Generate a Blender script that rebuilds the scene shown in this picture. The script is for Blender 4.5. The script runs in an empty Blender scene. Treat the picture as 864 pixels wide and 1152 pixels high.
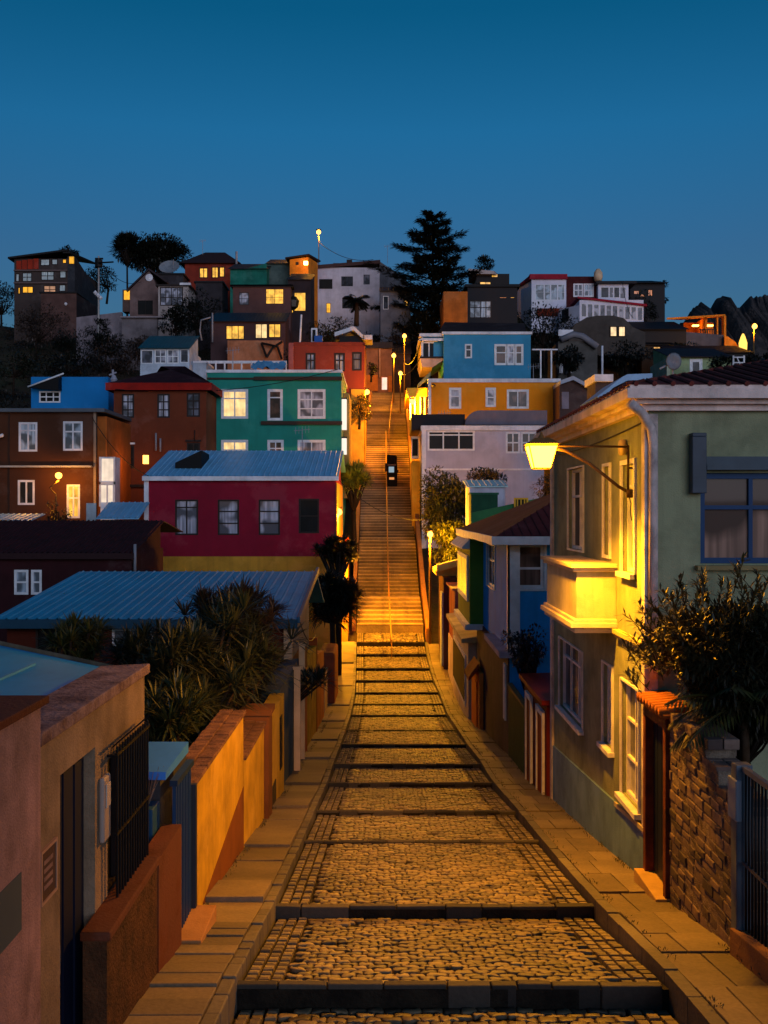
import bpy, bmesh, math, random
from mathutils import Vector, Matrix, noise
R = random.Random(7)
S = bpy.context.scene
COL = S.collection
FPX, CX, CY = 1150.0, 432.0, 576.0
def X(px, d): return (px-CX)*d/FPX
def Z(py, d): return (CY-py)*d/FPX
def D(px, x): return x*FPX/(px-CX)
V = Vector

# ------------------------------------------------------------------ mesh builder
class MB:
    def __init__(s): s.v = []; s.f = []
    def face(s, pts):
        n = len(s.v); s.v += [tuple(p) for p in pts]; s.f.append(tuple(range(n, n+len(pts))))
    def raw(s, vs, fs):
        n = len(s.v); s.v += [tuple(p) for p in vs]; s.f += [tuple(i+n for i in f) for f in fs]
    def hexa(s, p):       # 8 points: bottom 4 ccw, top 4 ccw
        s.raw(p, [(3,2,1,0),(4,5,6,7),(0,1,5,4),(1,2,6,5),(2,3,7,6),(3,0,4,7)])
    def box(s, x0, x1, y0, y1, z0, z1):
        s.hexa([(x0,y0,z0),(x1,y0,z0),(x1,y1,z0),(x0,y1,z0),(x0,y0,z1),(x1,y0,z1),(x1,y1,z1),(x0,y1,z1)]); return s
    def obox(s, O, U, W, N, u0, u1, w0, w1, n0, n1):
        g = lambda u, w, n: O+U*u+W*w+N*n
        s.hexa([g(u0,w0,n0),g(u1,w0,n0),g(u1,w0,n1),g(u0,w0,n1),g(u0,w1,n0),g(u1,w1,n0),g(u1,w1,n1),g(u0,w1,n1)])
    def prism(s, pts, z0, z1):   # polygon in xy, z may be callables
        n = len(pts)
        a = [(p[0],p[1],z0(p) if callable(z0) else z0) for p in pts]; b = [(p[0],p[1],z1(p) if callable(z1) else z1) for p in pts]
        s.raw(a+b, [tuple(range(n-1,-1,-1)), tuple(range(n,2*n))]+[(i,(i+1)%n,n+(i+1)%n,n+i) for i in range(n)])
    def tube(s, path, r, n=8, cap=True):
        path = [V(p) for p in path]; rs = r if isinstance(r,(list,tuple)) else [r]*len(path)
        base = len(s.v); up = V((0.13,0.21,1)).normalized()
        for i, p in enumerate(path):
            t = (path[min(i+1,len(path)-1)]-path[max(i-1,0)])
            if t.length < 1e-6: t = V((0,0,1))
            t.normalize(); a = t.cross(up)
            if a.length < 0.05: a = t.cross(V((1,0,0)))
            a.normalize(); b = t.cross(a)
            for k in range(n):
                q = 2*math.pi*k/n; s.v.append(tuple(p+(a*math.cos(q)+b*math.sin(q))*rs[i]))
        for i in range(len(path)-1):
            for k in range(n):
                k2 = (k+1)%n; s.f.append((base+i*n+k, base+i*n+k2, base+(i+1)*n+k2, base+(i+1)*n+k))
        if cap:
            s.f.append(tuple(base+k for k in range(n))[::-1]); s.f.append(tuple(base+(len(path)-1)*n+k for k in range(n)))
        return s
    def lathe(s, c, prof, n=20):
        base = len(s.v)
        for (r, z) in prof:
            for k in range(n):
                q = 2*math.pi*k/n; s.v.append((c[0]+r*math.cos(q), c[1]+r*math.sin(q), c[2]+z))
        for i in range(len(prof)-1):
            for k in range(n):
                k2=(k+1)%n; s.f.append((base+i*n+k, base+i*n+k2, base+(i+1)*n+k2, base+(i+1)*n+k))
        s.f.append(tuple(base+k for k in range(n))[::-1]); s.f.append(tuple(base+(len(prof)-1)*n+k for k in range(n)))
        return s
    def build(s, name, mat, parent=None, smooth=False, base=None, bevel=0):
        o0 = wloc(parent) if parent else V((0,0,0))
        b = V(base) if base is not None else V((0,0,0))
        if base is None: b = o0
        me = bpy.data.meshes.new(name)
        me.from_pydata([(v[0]-b[0],v[1]-b[1],v[2]-b[2]) for v in s.v], [], s.f)
        bm = bmesh.new(); bm.from_mesh(me); 
        if not getattr(s,'nonorm',False): bmesh.ops.recalc_face_normals(bm, faces=bm.faces)
        bm.to_mesh(me); bm.free()
        if smooth: me.polygons.foreach_set('use_smooth',[True]*len(me.polygons))
        if mat: me.materials.append(mat)
        o = bpy.data.objects.new(name, me); COL.objects.link(o)
        if parent: o.parent = parent; o.location = b-o0
        else: o.location = b
        if bevel:
            m = o.modifiers.new('bevel','BEVEL'); m.width = bevel; m.segments = 2; m.limit_method = 'ANGLE'
        return o
def wloc(o):
    p = V((0,0,0))
    while o is not None: p = p+o.location; o = o.parent
    return p
def tag(o, label, cat, group=None, kind=None):
    if label: o['label'] = label
    if cat: o['category'] = cat
    if group: o['group'] = group
    if kind: o['kind'] = kind
    return o
def thing(name, label, cat, loc, group=None):
    o = bpy.data.objects.new(name, None); o.empty_display_size = .3; COL.objects.link(o); o.location = loc
    return tag(o, label, cat, group)
def struct(o, kind='structure'): o['kind'] = kind; return o

# ------------------------------------------------------------------ materials
def lin(h, k=1.0):
    h = h.lstrip('#'); c = [int(h[i:i+2],16)/255 for i in (0,2,4)]
    return tuple(min(.86, max(.002,(x/12.92 if x <= .04045 else ((x+.055)/1.055)**2.4)*k)) for x in c)
MATS = {}
def nodes(name):
    m = bpy.data.materials.new(name); m.use_nodes = True; nt = m.node_tree
    return m, nt, nt.nodes['Principled BSDF']
def N(nt, t, **kw):
    n = nt.nodes.new(t)
    for k, v in kw.items():
        if k in n.inputs: n.inputs[k].default_value = v
        else: setattr(n, k, v)
    return n
def mixc(nt, fac, a, b, mode='MIX'):
    n = nt.nodes.new('ShaderNodeMix'); n.data_type = 'RGBA'; n.blend_type = mode
    for i, v in ((0,fac),(6,a),(7,b)):
        if isinstance(v, bpy.types.NodeSocket): nt.links.new(v, n.inputs[i])
        else: n.inputs[i].default_value = v if i == 0 else (*v[:3],1)
    return n.outputs[2]
def ramp(nt, src, stops):
    n = nt.nodes.new('ShaderNodeValToRGB'); nt.links.new(src, n.inputs[0]); e = n.color_ramp.elements
    while len(e) < len(stops): e.new(.5)
    for q, (p, c) in zip(e, stops): q.position = p; q.color = (*(c if isinstance(c,tuple) else (c,c,c)),1)
    return n.outputs[0]
def pos(nt, scale=(1,1,1)):
    g = nt.nodes.new('ShaderNodeNewGeometry'); m = nt.nodes.new('ShaderNodeMapping'); m.inputs['Scale'].default_value = scale
    nt.links.new(g.outputs['Position'], m.inputs['Vector']); return m.outputs[0]
def bump(nt, p, h, strength, dist=.02):
    b = N(nt,'ShaderNodeBump'); b.inputs['Strength'].default_value = strength; b.inputs['Distance'].default_value = dist
    nt.links.new(h, b.inputs['Height']); nt.links.new(b.outputs[0], p.inputs['Normal'])
def plaster(hexc, k=1.9, rough=.88, var=.22, sc=1.0, stain=.35, bmp=.5):
    key = ('pl',hexc,k,rough,var,sc,stain,bmp)
    if key in MATS: return MATS[key]
    m, nt, p = nodes('painted_plaster'); c = lin(hexc,k*.92); p.inputs['Specular IOR Level'].default_value = .2; p.inputs['Roughness'].default_value = rough
    n1 = N(nt,'ShaderNodeTexNoise',Scale=.9*sc,Detail=6.0,Roughness=.62); nt.links.new(pos(nt), n1.inputs['Vector'])
    n2 = N(nt,'ShaderNodeTexNoise',Scale=1.0,Detail=4.0); nt.links.new(pos(nt,(5*sc,5*sc,.35*sc)), n2.inputs['Vector'])
    n3 = N(nt,'ShaderNodeTexNoise',Scale=38*sc,Detail=3.0); nt.links.new(pos(nt), n3.inputs['Vector'])
    f1 = ramp(nt, n1.outputs[0], [(.35,1-var*1.5),(.6,1+0.0)]); n4 = N(nt,'ShaderNodeTexNoise',Scale=.35*sc,Detail=8.0,Roughness=.7); nt.links.new(pos(nt), n4.inputs['Vector']); 
    col = mixc(nt, 1.0, c, f1, 'MULTIPLY')
    f2 = ramp(nt, n2.outputs[0], [(.5,0.0),(.75,stain)])
    d = tuple(x*.45+.01 for x in c); col = mixc(nt, f2, col, d); col = mixc(nt, ramp(nt, n4.outputs[0], [(.54,0.0),(.60,.35)]), col, tuple(min(.8,x*1.15+.04) for x in c))
    nt.links.new(col, p.inputs['Base Color']); bump(nt, p, n3.outputs[0], bmp, .012)
    MATS[key] = m; return m
def metal(hexc, k=1.9, rough=.5, rust=.25, met=.0):
    key = ('me',hexc,k,rough,rust,met)
    if key in MATS: return MATS[key]
    m, nt, p = nodes('painted_metal'); c = lin(hexc,k); p.inputs['Roughness'].default_value = rough; p.inputs['Metallic'].default_value = met; p.inputs['Specular IOR Level'].default_value = .18
    n1 = N(nt,'ShaderNodeTexNoise',Scale=1.3,Detail=7.0,Roughness=.7); nt.links.new(pos(nt,(1,.5,.5)), n1.inputs['Vector'])
    n2 = N(nt,'ShaderNodeTexNoise',Scale=9.0,Detail=5.0,Roughness=.7); nt.links.new(pos(nt), n2.inputs['Vector'])
    col = mixc(nt, 1.0, c, ramp(nt,n1.outputs[0],[(.3,.72),(.7,1.0)]), 'MULTIPLY')
    col = mixc(nt, ramp(nt,n2.outputs[0],[(.58,0.0),(.75,rust)]), col, (.09,.045,.025))
    nt.links.new(col, p.inputs['Base Color']); bump(nt, p, n2.outputs[0], .15, .01)
    MATS[key] = m; return m
def plain(hexc, k=1.0, rough=.6, var=.15):
    key = ('p',hexc,k,rough,var)
    if key in MATS: return MATS[key]
    m, nt, p = nodes('plain_paint'); c = lin(hexc,k); p.inputs['Specular IOR Level'].default_value = .2; p.inputs['Roughness'].default_value = rough
    n1 = N(nt,'ShaderNodeTexNoise',Scale=4.0,Detail=5.0); nt.links.new(pos(nt), n1.inputs['Vector'])
    nt.links.new(mixc(nt,1.0,c,ramp(nt,n1.outputs[0],[(.3,1-var),(.7,1.0)]),'MULTIPLY'), p.inputs['Base Color'])
    MATS[key] = m; return m
def emit(rgb, s):
    key = ('e',rgb,s)
    if key in MATS: return MATS[key]
    m = bpy.data.materials.new('lamp_glow'); m.use_nodes = True; nt = m.node_tree; nt.nodes.clear()
    e = N(nt,'ShaderNodeEmission',Strength=s); e.inputs[0].default_value = (*rgb,1); o = nt.nodes.new('ShaderNodeOutputMaterial')
    nt.links.new(e.outputs[0], o.inputs[0]); MATS[key] = m; return m
def litpane(rgb, s, var=.6):
    key = ('lp',rgb,s,var)
    if key in MATS: return MATS[key]
    m, nt, p = nodes('lit_window_pane'); oi = nt.nodes.new('ShaderNodeObjectInfo')
    g = nt.nodes.new('ShaderNodeNewGeometry')
    ad = N(nt,'ShaderNodeVectorMath',operation='ADD'); nt.links.new(g.outputs['Position'], ad.inputs[0]); nt.links.new(oi.outputs['Random'], ad.inputs[1])
    mp = nt.nodes.new('ShaderNodeMapping'); mp.inputs['Scale'].default_value = (7,7,.6); nt.links.new(ad.outputs[0], mp.inputs[0])
    n1 = N(nt,'ShaderNodeTexNoise',Scale=1.0,Detail=3.0); nt.links.new(mp.outputs[0], n1.inputs['Vector'])
    n2 = N(nt,'ShaderNodeTexNoise',Scale=1.6,Detail=2.0); nt.links.new(ad.outputs[0], n2.inputs['Vector'])
    c = mixc(nt, 1.0, rgb, ramp(nt,n1.outputs[0],[(.35,1-var*.6),(.65,1.0)]), 'MULTIPLY')
    c = mixc(nt, 1.0, c, ramp(nt,n2.outputs[0],[(.35,1-var),(.6,1.0)]), 'MULTIPLY')
    p.inputs['Base Color'].default_value = (.02,.02,.02,1); p.inputs['Roughness'].default_value = .15
    nt.links.new(c, p.inputs['Emission Color']); p.inputs['Emission Strength'].default_value = s
    MATS[key] = m; return m
def darkpane(hexc, k=1.6, gloss=.12, coat=.35, patch=.18):
    key = ('dp',hexc,k,gloss,coat,patch)
    if key in MATS: return MATS[key]
    m, nt, p = nodes('window_glass_with_curtain'); oi = nt.nodes.new('ShaderNodeObjectInfo'); c = lin(hexc,k)
    g = nt.nodes.new('ShaderNodeNewGeometry')
    ad = N(nt,'ShaderNodeVectorMath',operation='ADD'); nt.links.new(g.outputs['Position'], ad.inputs[0]); nt.links.new(oi.outputs['Random'], ad.inputs[1])
    mp = nt.nodes.new('ShaderNodeMapping'); mp.inputs['Scale'].default_value = (9,9,.5); nt.links.new(ad.outputs[0], mp.inputs[0])
    n1 = N(nt,'ShaderNodeTexNoise',Scale=1.0,Detail=2.0); nt.links.new(mp.outputs[0], n1.inputs['Vector'])
    n2 = N(nt,'ShaderNodeTexNoise',Scale=1.1,Detail=1.0); nt.links.new(ad.outputs[0], n2.inputs['Vector'])
    col = mixc(nt, 1.0, c, ramp(nt,n1.outputs[0],[(.35,.45),(.65,1.0)]), 'MULTIPLY')
    col = mixc(nt, ramp(nt,n2.outputs[0],[(.45,0.0),(.56,1.0)]), col, tuple(x*patch for x in c))
    nt.links.new(col, p.inputs['Base Color']); p.inputs['Roughness'].default_value = .6
    p.inputs['Coat Weight'].default_value = coat; p.inputs['Coat Roughness'].default_value = gloss*.3; p.inputs['Specular IOR Level'].default_value = .2
    MATS[key] = m; return m
def foliage(hexc, k=1.0, hue2=None, trans=.2):
    key = ('f',hexc,k,hue2)
    if key in MATS: return MATS[key]
    m, nt, p = nodes('leaves'); g = nt.nodes.new('ShaderNodeNewGeometry'); c = lin(hexc,k); c2 = lin(hue2,k) if hue2 else tuple(x*.45 for x in c)
    n1 = N(nt,'ShaderNodeTexNoise',Scale=1.4,Detail=2.0); nt.links.new(pos(nt), n1.inputs['Vector'])
    col = mixc(nt, g.outputs['Random Per Island'], c, c2)
    col = mixc(nt, 1.0, col, ramp(nt,n1.outputs[0],[(.35,.55),(.65,1.15)]), 'MULTIPLY')
    nt.links.new(col, p.inputs['Base Color']); p.inputs['Roughness'].default_value = .5
    MATS[key] = m; return m
def rock(name, c1, c2, sc, bs=.6, rough=.9, bd=.05):
    m, nt, p = nodes(name); p.inputs['Specular IOR Level'].default_value = .15; p.inputs['Roughness'].default_value = rough
    n1 = N(nt,'ShaderNodeTexNoise',Scale=sc,Detail=9.0,Roughness=.65); nt.links.new(pos(nt), n1.inputs['Vector'])
    n2 = N(nt,'ShaderNodeTexNoise',Scale=sc*7,Detail=5.0); nt.links.new(pos(nt), n2.inputs['Vector'])
    nt.links.new(mixc(nt, ramp(nt,n1.outputs[0],[(.38,0.0),(.62,1.0)]), c1, c2), p.inputs['Base Color']); bump(nt, p, n2.outputs[0], bs, bd); return m
def stone_islands(name, c1, c2, bs=.4, sc=30, rough=.62):
    m, nt, p = nodes(name); g = nt.nodes.new('ShaderNodeNewGeometry')
    n1 = N(nt,'ShaderNodeTexNoise',Scale=.42,Detail=5.0,Roughness=.6); nt.links.new(pos(nt,(.7,1,1)), n1.inputs['Vector'])
    n2 = N(nt,'ShaderNodeTexNoise',Scale=sc,Detail=4.0,Roughness=.6); nt.links.new(pos(nt), n2.inputs['Vector'])
    col = mixc(nt, g.outputs['Random Per Island'], c1, c2)
    col = mixc(nt, 1.0, col, ramp(nt,n1.outputs[0],[(.35,.45),(.65,1.2)]), 'MULTIPLY')
    col = mixc(nt, 1.0, col, ramp(nt,n2.outputs[0],[(.3,.75),(.7,1.1)]), 'MULTIPLY')
    nt.links.new(col, p.inputs['Base Color']); p.inputs['Roughness'].default_value = rough; bump(nt, p, n2.outputs[0], bs, .008); return m

WHITE = plaster('#b8b6be',1.85,stain=.25); TRIM = plain('#b6b6be',1.75,.6,.25); TRIMD = plain('#2c2220',1.0); TRIMW = plain('#bcb2b4',1.85,.6,.35)
GREYM = metal('#55585c',1.0,.5,.3); DARKM = plain('#0c0d10',1.0,.45); PIPE = plain('#8f8f98',1.0,.5)
YEL = (1.0,.50,.095); 
PANES = dict(
    dark = darkpane('#2c2e38',1.4,.12,.25), cur = darkpane('#9a9aa8'), grey = darkpane('#5b5d6c'), black = darkpane('#0c0d10',1.0,.12,.04), warm = darkpane('#6a5148'), brown=darkpane('#54382c'), cbrown=darkpane('#8a6a5c',1.6,.12,.2),
    sky = darkpane('#a4b4c2',2.0,.12,.4,.6), blue = darkpane('#93a0ae'), lit = litpane((1.0,.50,.06),1.6,.5), litw = litpane((1.0,.66,.28),1.45,.4), lity = litpane((1.0,.45,.02),1.4,.35), pink = litpane((.9,.45,.25),.62,.3), glare = litpane((1,.78,.6),1.1,.2), amber = litpane((1.0,.28,.02),.8,.5))
LAMP_MAIN, LAMP_FAR = 88.0, 26.0
SUN_EL, SKY_STR, SUN_E, SUN_C, EXPO = 1.0, .12, 1.15, (.80,.82,1.0), 0.0
SKY_STOPS = [(0.0,(1.0,1.5,1.8)),(.14,(1.0,1.6,2.0)),(.24,(.90,1.68,2.15)),(.347,(.45,2.1,2.55)),(.44,(.12,1.75,2.0)),(.75,(.1,1.3,1.7))]
LCOL = (1.0,.375,.010)
def lampdown(parent, loc, watts, size=.08, angle=150, aim=(0,0,-1), blend=.6):
    l = bpy.data.lights.new('bulb','SPOT'); l.energy = watts; l.color = LCOL; l.shadow_soft_size = size; 
    if angle > 166: l.type = 'POINT'; l = bpy.data.lights[l.name]; l.energy = watts*1.25; l.shadow_soft_size = size
    else: l.spot_size = math.radians(angle); l.spot_blend = blend
    o = bpy.data.objects.new('bulb', l); COL.objects.link(o); o.parent = parent; o.location = Vector(loc)-wloc(parent)
    o.rotation_euler = Vector(aim).to_track_quat('-Z','Y').to_euler(); return o
HAZE = 0
# ------------------------------------------------------------------ ground profile
PR = [(-60,1.5),(-20,-1.0),(0,-3.0),(5,-3.78),(9.27,-4.3),(12.6,-4.87),(17.05,-5.5),(20.1,-5.89),(24.4,-6.5),(27.3,-6.74),(32,-7.3),(41.5,-8.25),(47.7,-8.42),(51.3,-8.45),(54,-8.25),(56.8,-7.9),(58.2,-7.4),(59.8,-6.76),
      (63.2,-5.5),(64.6,-5.3),(71,-2.2),(72.3,-2.0),(79,1.75),(80.6,1.95),(92.3,6.4),(93.8,6.5),(105,10.4),(106.2,10.5),(118,13.7),(121,13.9),(150,28),(160,29.3),(190,27),(260,14),(420,5),(3000,0)]
def prof(y):
    for (a, za), (b, zb) in zip(PR, PR[1:]):
        if y <= b: return za+(zb-za)*(y-a)/(b-a)
    return 0
EDG = [(-5,-1.33,2.6),(47,-1.33,2.55),(59.8,-1.6,2.3),(64,-1.67,2.23),(79.5,-1.77,2.13),(92,-1.77,2.13),(118,-1.3,2.2),(125,-1.3,2.2)]
def edg(y):
    for a, b in zip(EDG, EDG[1:]):
        if y <= b[0]:
            t = max(0,(y-a[0])/(b[0]-a[0])); return a[1]+(b[1]-a[1])*t, a[2]+(b[2]-a[2])*t
    return EDG[-1][1:]
def T(x, y):
    z = prof(y)
    if y > 121:
        px = CX+FPX*x/y; k = 0
        if px > 640: k = min(1,(px-640)/170)
        z -= k*6.5*min(1,(y-121)/29)
        if px < 60: z -= min(1,(60-px)/200)*2
    n = noise.noise(V((x*.09,y*.09,3)))*.9+noise.noise(V((x*.3,y*.3,5)))*.35
    a = min(1,max(0,(abs(x-.5)-4)/10)); far = min(1,max(0,(y-40)/60))
    rl = max(0, min(1,(y-118)/10))
    return z-.55+n*a*(.25+far+rl*.8)
def terrain():
    xs = [-900,-500,-250,-150]+[-100+i*1.6 for i in range(126)]+[150,250,500,900]
    ys = [-60,-30,-10]+[-4+i*1.5 for i in range(122)]+[190,220,260,330,420,700,1200]
    m = MB(); nx = len(xs)
    for y in ys:
        for x in xs: m.v.append((x,y,T(x,y)))
    for j in range(len(ys)-1):
        for i in range(nx-1): m.f.append((j*nx+i,j*nx+i+1,(j+1)*nx+i+1,(j+1)*nx+i))
    struct(m.build('ground', rock('earth_hillside',(.045,.03,.022),(.028,.03,.016),.35,.9,.95,.2), smooth=True))
terrain()
# far rocky hill
def farhill():
    m = MB(); xs = [100+i*.7 for i in range(143)]+[204+i*8 for i in range(45)]; nx = len(xs); prfl = [(-140,0),(-90,.25),(-55,.5),(-30,.78),(-12,.93),(0,1),(30,.9),(100,.4),(200,0)]
    def H(x):
        px = CX+FPX*x/420
        h = 76+7*min(1,max(0,(px-760)/30)); h += 2.2*noise.noise(V((x*.09,0,1)))+1.6*noise.noise(V((x*.35,2,1)))
        h += 5*math.exp(-((px-812)/9)**4)+2*math.exp(-((px-785)/8)**4)+2.0*noise.noise(V((x*.8,3,1)))+6*min(1,max(0,(px-828)/10))
        return h
    for (dy, k) in prfl:
        for x in xs: m.v.append((x+4*noise.noise(V((x*.05,dy*.1,9))), 420+dy, max(-5,H(x)*k+ (6*noise.noise(V((x*.07,dy*.07,0)))+3.5*noise.noise(V((x*.2,dy*.2,4))) if 0<k<1 else 0))))
    for j in range(len(prfl)-1):
        for i in range(nx-1): m.f.append((j*nx+i,j*nx+i+1,(j+1)*nx+i+1,(j+1)*nx+i))
    struct(m.build('rocky_hill', rock('dark_rock',(.075,.062,.06),(.03,.028,.03),.12,1,.95,1.5)))
farhill()

# ------------------------------------------------------------------ street
RIS = [(9.27,-4.3,.2),(12.6,-4.87,.14),(17.05,-5.5,.03),(20.1,-5.89,.07),(24.4,-6.48,.09),(27.3,-6.74,.1),(32,-7.28,.1),(36.5,-7.8,.03),(41.5,-8.25,.07),(44.4,-8.34,.06),(47.7,-8.42,.1),(51.3,-8.45,.12),(54,-8.25,.14),(56.8,-7.9,.15),(58.2,-7.4,.25),(59.8,-6.76,.3)]
treads = []; y0, z0 = 2.0, -3.35
for (y, z, h) in RIS: treads.append((y0,z0,y,z-h)); y0, z0 = y, z
def street():
    mortar = MB(); st = MB(); sett = MB(); edge = MB(); 
    for (ya, za, yb, zb) in treads:
        a0, a1 = edg(ya); b0, b1 = edg(yb)
        mortar.hexa([(a0,ya,za-.5),(a1,ya,za-.5),(b1,yb,zb-.5),(b0,yb,zb-.5),(a0,ya,za-.03),(a1,ya,za-.03),(b1,yb,zb-.03),(b0,yb,zb-.03)])
        zz = lambda y: za+(zb-za)*(y-ya)/(yb-ya)
        near = ya < 31
        sx, sy = (.17,.118) if ya < 14 else (.19,.14)
        y_s, y_e = ya+.11, yb-.01; x_s, x_e = edg(ya)[0]+.405, edg(ya)[1]-.405
        nx = int((x_e-x_s)/sx); sx = (x_e-x_s)/(nx+.5); ny = max(1,int((y_e-y_s)/sy)); sy2 = (y_e-y_s)/ny; cache = {}
        def corner(i, j):   # hex lattice vertex
            if (i,j) not in cache:
                cache[(i,j)] = (x_s+i*sx/2+R.uniform(-.42,.42)*sx*.5, y_s+j*sy2+(sy2*.18 if (i+j)%2 else -sy2*.18)+R.uniform(-.32,.32)*sy2)
            return cache[(i,j)]
        for j in range(ny):
            for i in range(nx):
                o = 2*i+(j%2)
                if R.random() < .01: continue
                hx = [corner(o,j),corner(o+1,j),corner(o+2,j),corner(o+2,j+1),corner(o+1,j+1),corner(o,j+1)]
                cx = sum(p[0] for p in hx)/6; cy = sum(p[1] for p in hx)/6
                hh = R.uniform(-.008,.008)+.008*noise.noise(V((cx*1.5,cy*1.5,0))); ring = []
                for k in range(6):
                    p, q = hx[k], hx[(k+1)%6]
                    if near:
                        for t in (.25,.75): ring.append((p[0]+(q[0]-p[0])*t, p[1]+(q[1]-p[1])*t))
                    else: ring.append(((p[0]+q[0])/2,(p[1]+q[1])/2))
                n = len(ring); vs = []; tilt = R.uniform(-.05,.05)
                for (s_, dz) in ((.97,-.035),(.935,-.001),(.80,.005)):
                    for p in ring:
                        x = cx+(p[0]-cx)*s_; y = cy+(p[1]-cy)*s_; vs.append((x,y,zz(y)+dz+hh+tilt*(x-cx)))
                vs.append((cx,cy,zz(cy)+.007+hh)); fs = []
                for r in (0,1):
                    for k in range(n): fs.append((r*n+k,r*n+(k+1)%n,(r+1)*n+(k+1)%n,(r+1)*n+k))
                for k in range(n): fs.append((2*n+k,2*n+(k+1)%n,3*n))
                st.raw(vs, fs)
        # straight setts along both sides
        yy = ya+.11
        while yy < yb-.05:
            L = R.uniform(.14,.22)
            for side in (0,1):
                e0, e1 = edg(yy)
                for c in range(3):
                    w = .125; x0 = (e0+.02+c*w) if side == 0 else (e1-.02-(c+1)*w)
                    off = R.uniform(-.01,.01); ye = min(yy+L, yb-.01); g = .010; z = zz(yy)+off
                    p = [(x0+g,yy+g),(x0+w-g,yy+g+R.uniform(-.01,.01)),(x0+w-g,ye-g),(x0+g,ye-g)]
                    cx = x0+w/2; cy = (yy+ye)/2
                    vs = [(q[0],q[1],zz(q[1])-.04+off) for q in p]+[(cx+(q[0]-cx)*.9,cy+(q[1]-cy)*.92,zz(q[1])+off+.002) for q in p]+[(cx+(q[0]-cx)*.6,cy+(q[1]-cy)*.6,zz(q[1])+off+.008) for q in p]
                    sett.raw(vs, [(0,1,5,4),(1,2,6,5),(2,3,7,6),(3,0,4,7),(4,5,9,8),(5,6,10,9),(6,7,11,10),(7,4,8,11),(8,9,10,11)])
            yy += L
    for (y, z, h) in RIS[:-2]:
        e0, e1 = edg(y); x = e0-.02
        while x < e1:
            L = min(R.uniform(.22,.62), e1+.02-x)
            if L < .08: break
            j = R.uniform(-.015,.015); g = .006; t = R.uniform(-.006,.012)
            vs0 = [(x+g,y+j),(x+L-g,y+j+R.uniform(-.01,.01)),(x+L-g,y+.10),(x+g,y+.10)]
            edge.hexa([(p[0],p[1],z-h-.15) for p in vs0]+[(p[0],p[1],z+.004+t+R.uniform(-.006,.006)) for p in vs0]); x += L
    struct(mortar.build('street_bed', rock('earth_mortar',(.012,.010,.008),(.028,.022,.015),4,.6)))
    struct(st.build('cobbles', stone_islands('cobblestone',(.06,.045,.026),(.29,.215,.11),.5,35,.55), smooth=True))
    struct(sett.build('cobble_border', stone_islands('sett_stone',(.10,.075,.045),(.26,.20,.11),.5,35,.6), smooth=False))
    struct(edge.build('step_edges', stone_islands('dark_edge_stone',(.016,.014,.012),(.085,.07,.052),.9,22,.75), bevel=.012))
street()
def sprof(y): 
    return prof(y)
def pavements():
    slab = stone_islands('pavement_slab',(.14,.105,.065),(.24,.18,.11),.5,22,.75); kerb = stone_islands('kerb_stone',(.10,.085,.07),(.17,.145,.11),.7,18,.75)
    for side in (0,1):
        m = MB(); k = MB(); y = 3.0; cnt = 0
        while y < 57.5:
            L = (R.uniform(.28,.4) if y < 11.3 else R.uniform(1.0,1.5)) if side == 0 else R.uniform(.75,1.15)
            if y > 30: L *= 1.5
            y1 = min(y+L,58); cnt += 1
            e0, e1 = edg(y); st_ = R.uniform(-.012,.012)+(.05 if (side == 0 and y > 11.3 and cnt%3 == 0) else 0)
            cols = [(-2.32 if y < 30 else -2.5, e0-.14)] if side == 0 else ([(e1+.14,3.1),(3.112,3.62)] if cnt%2 else [(e1+.14,2.98),(2.992,3.62)])
            for (xa, xb) in cols:
                g = .007; za = sprof(y)+.11+st_; zb = sprof(y1)+.11+st_+R.uniform(-.008,.008); s2 = R.uniform(-.008,.008)
                m.hexa([(xa,y+g,za-.4),(xb,y+g,za-.4),(xb,y1-g,zb-.4),(xa,y1-g,zb-.4),(xa,y+g,za+s2),(xb,y+g,za),(xb,y1-g,zb),(xa,y1-g,zb+s2)])
            y = y1
        y = 3.0
        while y < 58:
            L = R.uniform(.5,1.0) if side else R.uniform(.25,.5); y1 = min(y+L,58); e0, e1 = edg(y); f0, f1 = edg(y1); g = .006; j = R.uniform(-.01,.01)
            xa, xb, xc, xd = (e0-.135,e0-.005,f0-.005,f0-.135) if side == 0 else (e1+.005,e1+.135,f1+.135,f1+.005)
            za, zb = sprof(y)+.10+j, sprof(y1)+.10+j
            k.hexa([(xa+0,y+g,za-.5),(xb,y+g,za-.5),(xc,y1-g,zb-.5),(xd,y1-g,zb-.5),(xa,y+g,za),(xb,y+g,za),(xc,y1-g,zb),(xd,y1-g,zb)]); y = y1
        struct(m.build('pavement', slab, bevel=.008)); struct(k.build('kerb', kerb, bevel=.014))
pavements()
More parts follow.
